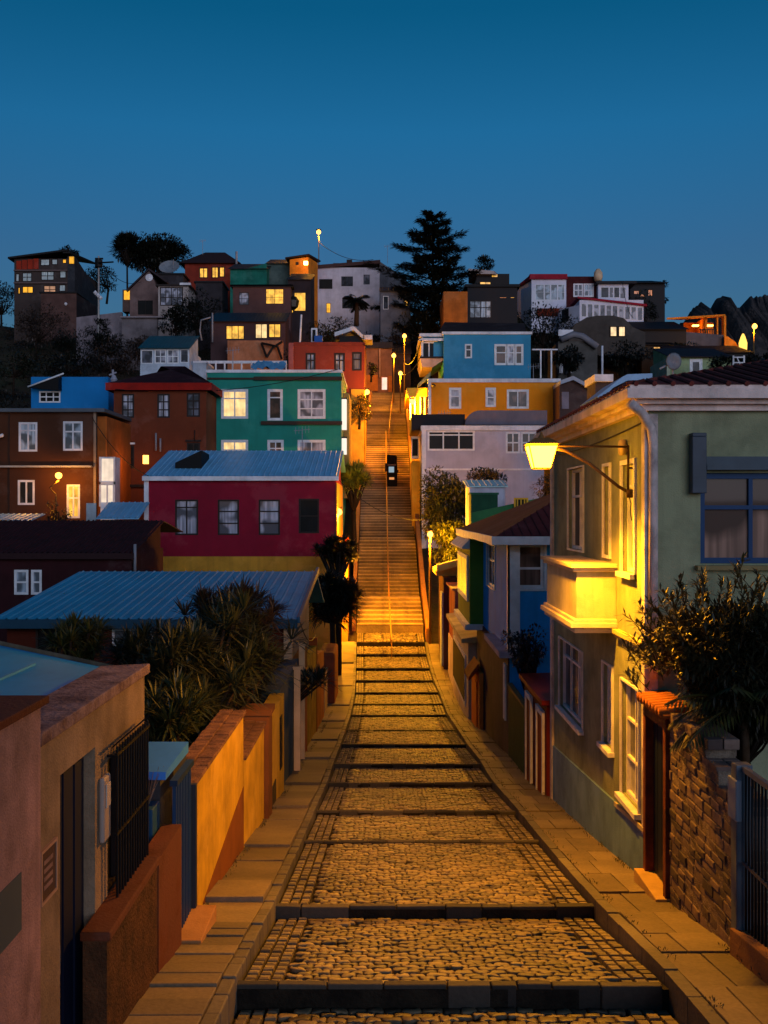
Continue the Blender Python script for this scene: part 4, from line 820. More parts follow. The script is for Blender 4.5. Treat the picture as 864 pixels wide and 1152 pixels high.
    m = MB(); m.box(a-.05,b+.05,58.9,58.96,Z(545,59),Z(542,59)); m.box(a-.05,a+.04,58.9,58.999,Z(570,59),Z(514,59)); m.box(b-.04,b+.05,58.9,58.999,Z(570,59),Z(514,59)); m.box((a+b)/2-.04,(a+b)/2+.04,58.9,58.96,Z(570,59),Z(545,59)); m.build('frame', TRIM, t)
    # brown house
    w = dict(f=WHITE,fw=.12); br = plaster('#4c2c1c',1.1,.85,.12,.7,.2)
    h = House('town_house','brown two storey house with white windows and a lit ground floor door','house',-70,108,60,7,464,br,zb=-9,
       front=[(21,475,42,508,W('blue',1,1,ht=.72,**w)),(71,474,93,507,W('blue',1,1,ht=.65,**w)),(20,540,39,568,W('dark',1,0,**w)),(75,545,90,583,W('lit',1,1,kind='door',ht=.6,**w))], right=[])
    m = MB(); m.box(h.x1-.25,h.x1+.55,60.3,67,-9,Z(468,60)); m.build('side_wall', plaster('#8a4a1c',1.7), h.t)  # orange lamplight on this side is put into its plaster colour
    m = MB(); m.box(h.x0,h.x1+.6,59.6,67.3,Z(464,60),Z(460,60)); m.build('roof', metal('#4a5058',1.6), h.t); h.bandpx(-70,104,524,526,metal('#9a948c',1.5),.35)
    h.bandpx(10,10.8,464,585,TRIMD,.05,'joint'); m = MB(); m.box(h.x1-.12,h.x1+.02,59.9,59.999,Z(585,60),Z(462,60)); m.build('corner_trim', plaster('#7a6a5c',1.7), h.t)
    pipe_part(h.t,[(X(-2,59.7),59.7,Z(492,60)),(X(4,59.7),59.6,Z(490,60))],.1,WHITE,'wall_light_housing')
    # lamp on bent pole
    t = thing('bent_lamp','lit globe lamp on a bent pole before the brown house','street lamp',(X(63,58.5),58.5,-3)); d = 58.5
    m = MB(); m.tube([(X(63,d),d,-6.5),(X(63,d),d,Z(568,d)),(X(63,d),d,Z(556,d)),(X(56,d),d,Z(549,d)),(X(66,d),d,Z(540,d))],.045,6); m.build('pole', TRIMD, t, True)
    m = MB(); m.lathe((X(66,d),d,Z(535,d)),[(.05,-.2),(.17,-.1),(.2,0),(.17,.12),(.05,.18)],12); m.build('globe', emit((1,.40,.06),LAMP_FAR*.2), t, True); lampdown(t,(X(66,d),d-.05,Z(535,d)-.28),420,.1,172,(.2,.5,-1),.4)
    # blue wall block with awning window
    h = House('annexe','bright blue plain block behind the brown house roof, with a small awning window','house',35,122,70,5,424,plaster('#0d5c92',2.1,.8,.08,.6,.1),front=[(44,440,68,453,W('black',2,1,f=TRIM,fw=.1))])
    m = MB(); a, b = X(36,70),X(70,70); m.raw([(a,69.2,Z(437,70)),(b,69.2,Z(424,70)),(b,69.2,Z(440,70)),(a,69.9,Z(437,70)),(b,69.9,Z(424,70)),(b,69.9,Z(440,70))],[(0,1,2),(5,4,3),(0,3,4,1),(1,4,5,2),(2,5,3,0)]); m.build('awning', plain('#08090c',1.0), h.t)
    m = MB(); m.tube([(a,69.15,Z(437,70)),(X(76,70),69.15,Z(422,70))],.06,6); m.build('awning_bar', TRIM, h.t, True)
def walllamp(label, px, py, d, r, k, box=False, name='wall_lamp', watts=500):
    t = thing(name, label, 'wall lamp', (X(px,d),d,Z(py,d)-r)); c = (X(px,d),d,Z(py,d))
    m = MB()
    if box: m.box(c[0]-r*.7,c[0]+r*.7,d-r*.5,d+r*.5,c[2]-r*1.2,c[2]+r*1.2)
    else: m.lathe(c,[(.3*r,-r),(.9*r,-.5*r),(r,0),(.8*r,.6*r),(.2*r,r)],12)
    m.build('lamp_glass', emit((1,.40,.06),LAMP_FAR*.22), t, not box); lampdown(t,(c[0],d-.1,c[2]-r*1.4),watts,.15,170,(0,-.3,-1))
    m = MB(); m.box(c[0]-r*.9,c[0]+r*.9,d-r*.7,d+r*.9,c[2]+r*1.22,c[2]+r*1.45); m.box(c[0]-.03,c[0]+.03,d+r*.5,d+r*3.0,c[2]+r*1.25,c[2]+r*1.4); m.build('bracket', TRIMD, t)
def polelamp(label, px, py, d, h, r=.2, k=3, group=None, watts=2500):
    x, z = X(px,d), Z(py,d); t = thing('street_lamp', label, 'street lamp', (x,d,z-h), group)
    m = MB(); m.tube([(x,d+.3,z-h),(x,d+.3,z-.3),(x,d+.25,z+.2),(x,d,z+r+.12)],[.08,.06,.05,.04],8); m.build('pole', metal('#7a6034',1.2), t, True)
    m = MB(); m.lathe((x,d,z),[(.3*r,-r),(.85*r,-.6*r),(r,0),(.8*r,.5*r),(.3*r,r)],12); m.build('globe', emit((1,.40,.06),LAMP_FAR*.22), t, True); lampdown(t,(x,d-.1,z-r-.05),watts,.15,172,(0,0,-1),.4)
    m = MB(); m.lathe((x,d,z+r),[(r*1.2,0),(r*1.1,.05),(r*.4,.14)],12); m.build('hood', TRIMD, t, True)
left_mid()
polelamp('lit lamp on a pole at the foot of the stairs, beside the right wall',484,601,57.5,6.3,.17,3.6,watts=5000)
polelamp('upper lit lamp on a pole at the top of the stairs',455,378,112,9,.24,4,watts=1500)
polelamp('leftmost lit lamp at the top of the stairs',443,400,110,6.5,.24,3.6,watts=1500)
polelamp('lowest of the three lit lamps at the top of the stairs',450.5,420,103,5,.22,3.6,watts=2500)
polelamp('tall lit lamp pole rising above the ridge roofs',358.5,261,150,13,.33,5)
polelamp('lit lamp on a pole before the rocky hill at the right edge',849,367,125,7,.32,5)
walllamp('lit lamp on the street side of the crimson house',381,576,57.2,.20,3,watts=3500)
walllamp('lit lamp in the small garden left of the stairs, behind the tree',382,651,58.0,.22,3,watts=3000)
walllamp('small bright white lamp at the yellow foot of the dark red house by the stairs',413,441,86,.22,3,watts=3500)
walllamp('lamp added under the yellow eave box to light the wall by the stairs',464,452,82.2,.2,3,watts=4500)  # added lamp, no known bulb here; brightens the yellow annexe wall
# black cabinet on the stairs
def cabinet():
    d = 79.6; t = thing('cabinet','tall black cabinet on the stair landing with a pale screen and small orange light','kiosk',(X(441,d),d,1.85)); a, b = X(435,d), X(447,d); z0 = 1.85
    m = MB(); m.box(a,b,d-.35,d+.35,z0,z0+1.95); m.build('body', plain('#050507',1.0,.85), t, bevel=.05)
    m = MB(); m.prism([(a+.0,d-.45),(b-.03,d-.45),(b-.03,d+.3),(a+.0,d+.3)],z0+1.95,lambda p: z0+2.62-(p[0]-a)*.12); m.build('hood', plain('#050507',1.0,.85), t, bevel=.05)
    m = MB(); m.box(a+.16,b-.26,d-.37,d-.351,z0+1.22,z0+1.66); m.build('screen', emit((.5,.65,.75),.6), t)
    m = MB(); m.box(a+.05,b-.1,d-.39,d-.351,z0+1.74,z0+1.86); m.build('trim', plain('#5a4a48',1.0), t)
    m = MB(); m.box(a+.2,b-.25,d-.37,d-.351,z0+.66,z0+.84); m.build('lamp', emit((1,.38,.12),.8), t)
    m = MB(); m.box(a-.14,a-.001,d-.2,d+.1,z0+1.3,z0+1.95); m.box(b+.001,b+.1,d-.2,d+.1,z0+1.2,z0+1.4); m.build('side_handle', plain('#2a1010',1.0), t, bevel=.02)
cabinet()
# ================================================================== HILL, centre left
def hill_left():
    w = dict(f=TRIMD,fw=.14); wt = dict(f=TRIM,fw=.14,cw=.06)
    h = House('row_house','dark red flat roofed house just left of the upper stairs, yellow at its foot','house',331,410,85,8,389,plaster('#6a2a20',1.9,.85,.12,.7,.2),right=[],
        front=[(344,397,355,418,W('cur',1,1,ht=.6,**w)),(376,397,388,418,W('cur',1,1,ht=.6,**w)),(396,396,407,417,W('grey',0,1,ht=.6,**w))])
    h.parapet(plaster('#6a2a20',1.7),.3,.3,.04); m = MB(); m.box(X(395,85),h.x1+.05,84.9,84.999,h.z0,Z(438,85)); m.box(h.x1+.001,h.x1+.05,84.9,93,h.z0,Z(438,85)); m.build('yellow_base_and_side', plaster('#b98a30',1.6), h.t)
    m = MB(); m.box(h.x0-.45,h.x0-.05,84.8,86,h.z0,Z(386,85)); m.build('pilaster', plaster('#8a4a48',1.7), h.t)
    # white gabled canopy on it
    t = thing('canopy','white pitched canopy above the dark red house by the stairs','canopy',(X(395,90),90,8)); m = MB(); a,c,b = X(377,90),X(398,90),X(410,90)
    for (p,q,zp,zq) in ((a,c,Z(378,90),Z(371,90)),(c,b,Z(371,90),Z(382,90))): m.raw([(p,89,zp-.2),(q,89,zq-.2),(q,92,zq-.2),(p,92,zp-.2),(p,89,zp+.15),(q,89,zq+.15),(q,92,zq+.15),(p,92,zp+.15)],[(3,2,1,0),(4,5,6,7),(0,1,5,4),(1,2,6,5),(2,3,7,6),(3,0,4,7)])
    m.box(b-.1,X(419,90),89,92,Z(384,90),Z(379,90)); m.build('roof', WHITE, t); m = MB(); m.box(a+.4,b-.2,89.5,91.5,7,Z(379,90)); m.build('wall', plain('#171318',1.2), t)
    # landing houses at top of stairs
    h = House('small_house','pinkish beige house at the head of the stairs with a lit doorway','house',411,441,119,6,392,plaster('#6a4a3c',1.6),zb=11,front=[(429,424,436,439,W('glare',0,0,f=plaster('#b0602a',1.6),kind='door'))],xs=(X(411,119),X(441,119)))
    h.shed(metal('#4a3830',1.4),Z(392,119),Z(385,125),.3); m = MB(); m.box(X(412,118.8),X(425,118.8),118.8,118.99,Z(440,119),Z(422,119)); m.box(X(437,118.8),X(441,118.8),118.85,118.99,Z(441,119),Z(423,119)); m.build('lower_wall', plaster('#9a5a24',1.6), h.t)
    m = MB(); m.box(X(426.5,118.8),X(428,118.8),118.7,118.99,Z(425,119),Z(392,119)); m.build('pilaster', plaster('#8a6a58',1.5), h.t)
    h = House('small_house','shadowed brown house behind the three lamps at the top of the stairs','house',441,462,122,6,398,plaster('#3a2a26',1.5),zb=11); h.shed(metal('#3a2c28',1.3),Z(398,122),Z(388,128),.3)
    # two storey lit house
    h = House('hill_house','brown house with two lit windows above an orange retaining wall','house',237,321,118,7,362,plaster('#3c2a2c',1.7,.85,.2,.5,.3),front=[(254,366,275,382,W('lit',2,0,f=TRIMD,fw=.1)),(287,364,301,381,W('litw',1,0,f=TRIMD,fw=.1)),(302,364,316,380,W('lit',1,0,f=TRIMD,fw=.1))])
    h.shed(metal('#14242e',1.6,.5,.1),Z(362,118),Z(351,122),.5,122.5,.35)
    pipe_part(h.t,[(X(239,117.5),117.5,Z(385,117.5)),(X(239,117.5),117.5,Z(352,117.5))],.1)
    m = MB(); m.tube([(X(237,117),117,Z(357,117)),(X(226,117),117,Z(360,117)),(X(225,117),117,Z(372,117)),(X(227,117),117,Z(383,117))],.09,6); m.build('gutter_pipe', PIPE, h.t, True)
    t = thing('retaining_wall','orange peach retaining wall below the house with two lit windows','wall',(X(285,116),116,8)); m = MB(); m.box(X(256,116),X(318,116),116,117,6,Z(383,116)); m.build('wall', plaster('#8a5a40',1.7), t)
    m = MB(); 
    for (a,b,c,d_) in ((294,386,300,402),(294,386,312,390),(306,392,318,384),(300,402,306,392),(312,390,317,404)): m.tube([(X(a,115.5),115.5,Z(b,115.5)),(X(c,115.5),115.5,Z(d_,115.5))],.14,5)
    m.build('timber_frame', plain('#140f0f',1.0), t)
    t = thing('terrace','dark terrace with white railing between teal house and orange retaining wall','terrace',(X(270,100),100,6)); m = MB(); m.box(X(213,100),X(326,100),100,106,3,Z(416,100)); m.build('deck', plaster('#26262a',1.4), t)
    m = MB(); m.box(X(213,100),X(322,100),99.9,100.0,Z(409,100),Z(406,100)); 
    for px in (214,228,243,253,262,272,283,322): m.box(X(px,100)-.07,X(px,100)+.07,99.85,100,Z(418,100),Z(406,100))
    m.build('railing', WHITE, t)
    t = thing('tarpaulin','crumpled light blue tarpaulin on the terrace above the teal house','tarpaulin',(X(300,99),99,14)); m = MB(); n=14
    for j in range(5):
        for i in range(n+1): m.v.append((X(283+37*i/n,98.6)+R.uniform(-.1,.1),98.4+j*.3+R.uniform(-.1,.1),Z(415-j*2.4,98.6)+R.uniform(-.25,.25)))
    for j in range(4):
        for i in range(n): m.f.append((j*(n+1)+i,j*(n+1)+i+1,(j+1)*(n+1)+i+1,(j+1)*(n+1)+i))
    m.build('cloth', plain('#4a7a9c',1.6), t, True)
    h = House('hill_house','brown house with a yellow window and a lit doorway, centre of the hill','house',262,327,126,6,322,plaster('#4a3230',1.7,.85,.2,.5,.3),front=[(269,329,280,343,W('cur',0,1,f=TRIMD)),(299,325,319,342,W('lit',1,1,f=TRIMD,ht=.45))]); h.band(h.z1-.1,.25,TRIMD,.3,'eave'); h.parapet(plain('#151112'),.15,.3,.3)
    h = House('hill_house','dark lean-to house with a bright yellow doorway on the hill','house',324,350,128,6,314,plaster('#2a2226',1.5),front=[(331,329,344,350,W('lit',0,0,f=TRIMD,kind='door')),(327,336,330,352,W('lit',0,0,f=TRIMD))]); h.shed(plain('#1a1618'),Z(315,128),Z(308,134),.3)
    m = MB(); m.lathe((X(330,127.5),127.4,Z(335,127.5)),[(.1,-1.6),(.6,-1.2),(.75,-.4),(.4,.1)],7); m.build('shrub', foliage('#0c100a',1), h.t)
    # teal shed, grey shed, orange lit facet
    h = House('hill_house','small teal windowless house under the ridge','house',259,300,138,6,303,plaster('#15564a',1.8)); h.shed(plain('#1a1a1e'),Z(303,138),Z(297,144),.4,side=.3)
    m = MB(); m.prism([(X(275,137.9),137.9),(X(300,137.9),137.9),(X(300,137.9),138.0),(X(275,137.9),138.0)],Z(305,138),lambda p: Z(303,138)+(p[0]-X(275,138))/(X(300,138)-X(275,138))*.8); m.build('upper_wall', plaster('#15564a',1.8), h.t)
    h = House('hill_house','grey green house wall between teal house and orange lit house','house',300,326,141,6,296,plaster('#3c4a48',1.7)); h.shed(plain('#1a1a1e'),Z(297,141),Z(292,147),.4)
    t = thing('hill_house','small bright orange lit house under the tall lamp pole','house',(X(338,139),139,20)); a,b,c = X(326,139),X(347,139),X(357,142); m = MB(); m.prism([(a,139),(b,139),(c,143),(a,145)],18,lambda p: Z(292,139)+(p[0]-a)/(b-a)*.35); m.build('wall', plaster('#c06414',2.1), t)
    m = MB(); m.prism([(a-.6,138.6),(b+.1,138.5),(c+.4,143),(a,145.5)],lambda p: Z(291,139)+(p[0]-a)/(b-a)*.35,lambda p: Z(289.5,139)+(p[0]-a)/(b-a)*.35); m.build('roof', plain('#2a1a12'), t)
    m = MB(); m.box(X(333,138.9),X(336,138.9),138.88,138.99,Z(298,139),Z(295,139)); m.build('vent', TRIMD, t)
    gl = MB(); gl.box(X(344,137.6)-.25,X(344,137.6)+.25,137.4,137.8,Z(296,137.6)-.2,Z(296,137.6)+.2); gl.build('floodlight', emit((1,.5,.1),LAMP_FAR*1.2), t)
    # red house
    h = House('hill_house','red brown house with two lit windows and a brown gabled roof on the ridge','house',208,266,150,8,297,plaster('#6a2418',1.9),front=[(224,301,234,313,W('lit',1,0,f=TRIMD,fw=.15)),(238,300,246,313,W('lit',1,0,f=TRIMD,fw=.15)),(246.5,300,253,312,W('lit',0,0,f=TRIMD,fw=.15))])
    h.hip(plain('#2e1c18',1.2),Z(284,154),.7,inset=3.0); pipe_part(h.t,[(X(266,149),149,Z(299,149)),(X(266,149),149,Z(283,149))],.16)
    # white house
    h = House('hill_house','large white house with grey side and a palm before it, centre of the ridge','house',352,427,145,14,301,plaster('#9c9aa6',1.9,.85,.2,.6,.3),right=[],front=[(359,314,374,325,W('black',0,0,f=TRIMD)),(384,311,397,322,W('dark',2,0,f=TRIMD)),(409,309,416,320,W('grey',0,0,f=TRIMD)),(385,335,398,347,W('dark',1,0,f=TRIMD)),(367,341,372,352,W('lity',0,0,f=TRIMD))])
    m = MB(); a = h.x0-.4; m.raw([(a,144.6,Z(303,145)),(h.x1+.1,144.6,Z(297,145)),(h.x1+.3,159,Z(297,145)),(a,159,Z(300,145)),(a,144.6,Z(299.5,145)),(h.x1+.1,144.6,Z(293,145)),(h.x1+.3,159,Z(294,145)),(a,159,Z(297,145))],[(3,2,1,0),(4,5,6,7),(0,1,5,4),(1,2,6,5),(2,3,7,6),(3,0,4,7)]); m.build('roof', plain('#3a2422',1.3), h.t)
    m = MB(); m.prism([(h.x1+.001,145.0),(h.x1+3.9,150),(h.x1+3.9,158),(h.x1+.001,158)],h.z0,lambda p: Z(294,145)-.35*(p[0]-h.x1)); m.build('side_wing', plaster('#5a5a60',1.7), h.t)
    for (px, py) in ((378,299),(393,295)): m = MB(); m.box(X(px,150)-.4,X(px,150)+.4,150,150.8,Z(300,150),Z(py-3,150)); m.build('chimney', TRIMD, h.t)
    # white low house by conifer base
    h = House('hill_house','small dim house below the white house, partly behind the big conifer','house',428,462,132,6,328,plaster('#5a5a62',1.6),front=[(431,333,437,348,W('dark',0,0,f=TRIM)),(455,336,459,345,W('lity',0,0,f=TRIMD))]); h.shed(plain('#2a2426'),Z(328,132),Z(323,138),.4)
    # dark modern house
    w = dict(f=TRIMD,fw=.12)
    redp = dict(p='#4a1810',kind='window',f=TRIMD,fw=.15,nv=3,nh=0)
    h = House('hill_house','dark modern three storey house with rows of large windows, far left of the ridge','house',16,76,145,16,291,plaster('#3a302e',1.5,.85,.15,.4,.2),
        front=[(45.5,289.8,56,299,W('sky',0,0,**w)),(58,289.5,65,298,W('sky',0,0,**w)),(70,290,75,296.5,W('lity',0,0,**w)),(17.5,307.5,22,317,W('sky',0,0,**w)),(25,306.5,36,317,W('sky',1,1,**w)),(46,305,61,315.5,W('sky',1,1,**w)),(67,303,74.5,313,W('sky',0,0,**w)),(20,323,23,331,W('lity',0,0,**w)),(25,322,37.5,330,W('lity',1,0,**w)),(49,321,63,330.5,W('pink',1,1,**w)),(66.5,320,74,328,W('sky',0,0,**w))])
    m = MB()
    for i in range(4): a = 18.5+i*6.4; m.box(X(a,144.9),X(a+5.6,144.9),144.85,144.999,Z(303.5-i*.2,145),Z(293.6-i*.8,145))
    m.build('red_panels', plaster('#7a2212',2.0,.8,.2,.6,.3), h.t)
    m = MB(); m.prism([(X(78.0,144.9),144.85),(X(83,144.9),144.85),(X(83,144.9),145.5),(X(78,144.9),145.5)],Z(296.5,145),Z(289,145)); m.build('pane', PANES['lity'], h.t)
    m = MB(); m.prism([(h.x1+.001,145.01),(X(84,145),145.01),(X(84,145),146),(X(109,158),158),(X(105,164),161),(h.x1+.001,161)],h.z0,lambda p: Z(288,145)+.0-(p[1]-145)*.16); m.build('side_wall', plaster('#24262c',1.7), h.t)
    m = MB(); a = X(11,145); m.raw([(a,144.2,Z(292.5,145)),(X(79,145),144.2,Z(283.5,145)),(X(79,145),146,Z(283.5,145)),(a,161,Z(293,145)),(a,144.2,Z(290.5,145)),(X(79,145),144.2,Z(281.5,145)),(X(79,145),146,Z(281.5,145)),(a,161,Z(291,145))],[(3,2,1,0),(4,5,6,7),(0,1,5,4),(1,2,6,5),(2,3,7,6),(3,0,4,7)])
    m.raw([(X(72,145),144.4,Z(286,145)),(X(80,145),144.4,Z(286,145)),(X(110,158),158,Z(298,158)),(X(70,158),158,Z(292,158)),(X(72,145),144.4,Z(284,145)),(X(80,145),144.4,Z(284,145)),(X(110,158),158,Z(296.5,158)),(X(70,158),158,Z(290,158))],[(3,2,1,0),(4,5,6,7),(0,1,5,4),(1,2,6,5),(2,3,7,6),(3,0,4,7)]); m.build('roof', plain('#17171a',1.2), h.t)
    for py in (304.5,318.5): h.bandpx(16,76,py-.6,py+.8,plain('#5a4a48',1.3),.3)
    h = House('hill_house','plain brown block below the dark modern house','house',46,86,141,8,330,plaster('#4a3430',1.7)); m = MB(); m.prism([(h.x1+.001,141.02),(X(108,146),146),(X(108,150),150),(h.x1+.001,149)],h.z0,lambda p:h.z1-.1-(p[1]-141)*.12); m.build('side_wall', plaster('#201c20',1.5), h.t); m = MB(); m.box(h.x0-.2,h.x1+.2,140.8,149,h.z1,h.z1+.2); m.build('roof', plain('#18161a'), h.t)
    m = MB(); m.lathe((X(74,140.8),140.8,Z(342,140.8)),[(.1,-.2),(.25,0),(.1,.2)],8); m.build('wall_light_housing', WHITE, h.t)
    # gabled beige house
    h = House('hill_house','beige gabled house with a lit window and wide dark opening, left of the ridge','house',146,178,138,8,326,plaster('#5c4a48',1.8),front=[(155,338,172,354,W('black',1,0,f=TRIMD))]); t = h.t
    m = MB(); z1 = h.z1; a,b,c = X(146,138),X(178,138)+.001,X(168,138); m.raw([(a,138,z1),(b,138,z1),(c,138,Z(304.5,138)),(a,146,z1),(b,146,z1),(c,146,Z(304.5,138))],[(0,1,2),(5,4,3),(1,4,5,2),(0,2,5,3),(0,3,4,1)]); m.build('gable', plaster('#5c4a48',1.8), t)
    m = MB()
    for (p,q,zp,zq) in ((X(143,138),c,Z(328,138),Z(304,138)),(c,X(188,138),Z(304,138),Z(318,138))): m.raw([(p,137.6,zp-.05),(q,137.6,zq-.05),(q,146.3,zq-.05),(p,146.3,zp-.05),(p,137.6,zp+.2),(q,137.6,zq+.2),(q,146.3,zq+.2),(p,146.3,zp+.2)],[(3,2,1,0),(4,5,6,7),(0,1,5,4),(1,2,6,5),(2,3,7,6),(3,0,4,7)])
    m.build('roof', plain('#2a2026',1.3), t); m = MB(); m.lathe((0,0,0),[(.05,-.1),(.5,-.05),(.5,.05),(.05,.1)],14); m.v = [(X(168,138)+v[0],137.9+v[2],Z(312.5,138)+v[1]) for v in m.v]; m.build('round_light_housing', WHITE, t)
    m = MB(); m.box(X(138,138.5),X(148,138.5)-.05,138.4,140,Z(350,138),Z(325,138)); m.build('porch', plaster('#4a3a36',1.7), t); m = MB(); m.box(X(139.5,138.3),X(147,138.3),138.3,138.39,Z(337,138.3),Z(327,138.3)); m.build('pane', PANES['lity'], t)
    h = House('hill_house','pale house with bay window and flat roof beside the gabled house','house',178,212,134,7,322,plaster('#8a807e',1.8),front=[(180,323,206,344,W('cur',3,1,ht=.45,f=TRIMD,fw=.12))]); h.parapet(TRIMD,.2,.3,.3); m = MB(); m.box(X(203,134),X(215,134),133.5,133.99,Z(321.5,134),Z(319,134)); m.build('eave', WHITE, h.t)
    t = thing('satellite_dish','large pale satellite dish on a roof before the ridge trees','satellite dish',(X(191,150),150,28)); m = MB(); m.lathe((0,0,0),[(.05,0),(.8,.1),(1.4,.45),(1.5,.55),(1.42,.5),(.8,.18),(.05,.08)],18); m.v = [(X(191,150)+v[0],150+v[1]*.6-v[2]*.9,Z(302,150)+v[1]*.75+v[2]*.3) for v in m.v]; m.build('dish', plaster('#6a7078',1.5), t, True); m = MB(); m.tube([(X(191,150),150.3,26),(X(191,150),150.3,Z(302,150))],.1,6); m.tube([(X(194,149),149.5,Z(303,150)),(X(195,149),149,Z(292,149))],.06,6); m.build('mast', PIPE, t)
    for (l,px,d,yt) in (('small dark annexe under the satellite dish',188,146,309),('dark flat house between red brown house and bay window house',232,139,318)):
        h = House('hill_house',l,'house',px-12,px+18,d,5,yt,plaster('#2c282c',1.5)); h.parapet(plain('#1a181c'),.2,.3,.2)
    for (l,a,b,y0,y1,d,hx) in (('long pale retaining wall below the gabled house',86,137,357,378,133,'#6a6268'),('grey concrete retaining wall below the gabled house, right of the pale one',137,177,356,382,131,'#5a5458')):
        t = thing('retaining_wall',l,'wall',(X((a+b)/2,d),d,Z(y1,d))); m = MB(); m.prism([(X(a,d),d),(X(b,d),d),(X(b,d),d+.6),(X(a,d),d+.6)],Z(y1,d)-4,lambda p: Z(y0,d)+(.7*(p[0]-X(a,d))/(X(b,d)-X(a,d)) if a == 86 else 0)); m.build('wall', plaster(hx,1.8,.85,.3,.6,.4), t)
        if a == 137: m = MB(); m.box(X(a,d)-.1,X(b,d)+1,d-.5,d+1,Z(358,d),Z(356.5,d)); m.build('ledge', plaster('#7a7074',1.6), t)
    # small pale blue house
    h = House('hill_house','small pale grey clapboard house with dark teal roof above the rust orange house','house',158,213,95,6,392,plaster('#98a2b0',1.7),front=[(159,394,172,409,W('grey',0,0,f=TRIM)),(174,393,187,409,W('cur',1,1,f=TRIM,fw=.1)),(188,393,201,409,W('cur',1,1,f=TRIM,fw=.1)),(203,393,212,408,W('grey',0,0,f=TRIM))])
    h.shed(metal('#0f3c46',1.8,.5,.1),Z(392,95),Z(377,99),.4,99.5,.3); m = MB(); z = h.z0+.1
    while z < Z(411,95): m.box(h.x0-.02,h.x1+.02,94.97,94.999,z,z+.16); z += .2
    m.build('clapboards', plaster('#98a2b0',1.7), h.t)
    h = House('hill_house','pale low outbuilding between grey clapboard house and terrace','house',213,232,97,4,408,plaster('#8e96a2',1.7)); h.parapet(WHITE,.15,.2)
    # white door frame near 300,370
    t = thing('door_frame','freestanding white door frame with blue box beside the lit hill house','door frame',(X(352,98),98,12)); m = MB(); m.box(X(350,98),X(357,98),98,98.2,8,Z(369,98)); m.build('frame', WHITE, t); m = MB(); m.box(X(351.5,98),X(355,98),97.95,97.999,Z(384,98),Z(371,98)); m.build('panel', PANES['black'], t); m = MB(); m.box(X(354,97.8),X(363,97.8),97.3,97.9,Z(386,98),Z(379,98)); m.build('box', plain('#1e4a8a',1.6), t)
    t = thing('flagpole','white pole standing right of the brown lit house','pole',(X(339,116),116,10)); m = MB(); m.tube([(X(337,116),116,8),(X(337.5,116),116,Z(384,116)),(X(339,116),116,Z(354,116))],.12,6); tag(t,None,None); m.build('shaft', WHITE, t, True)
hill_left()

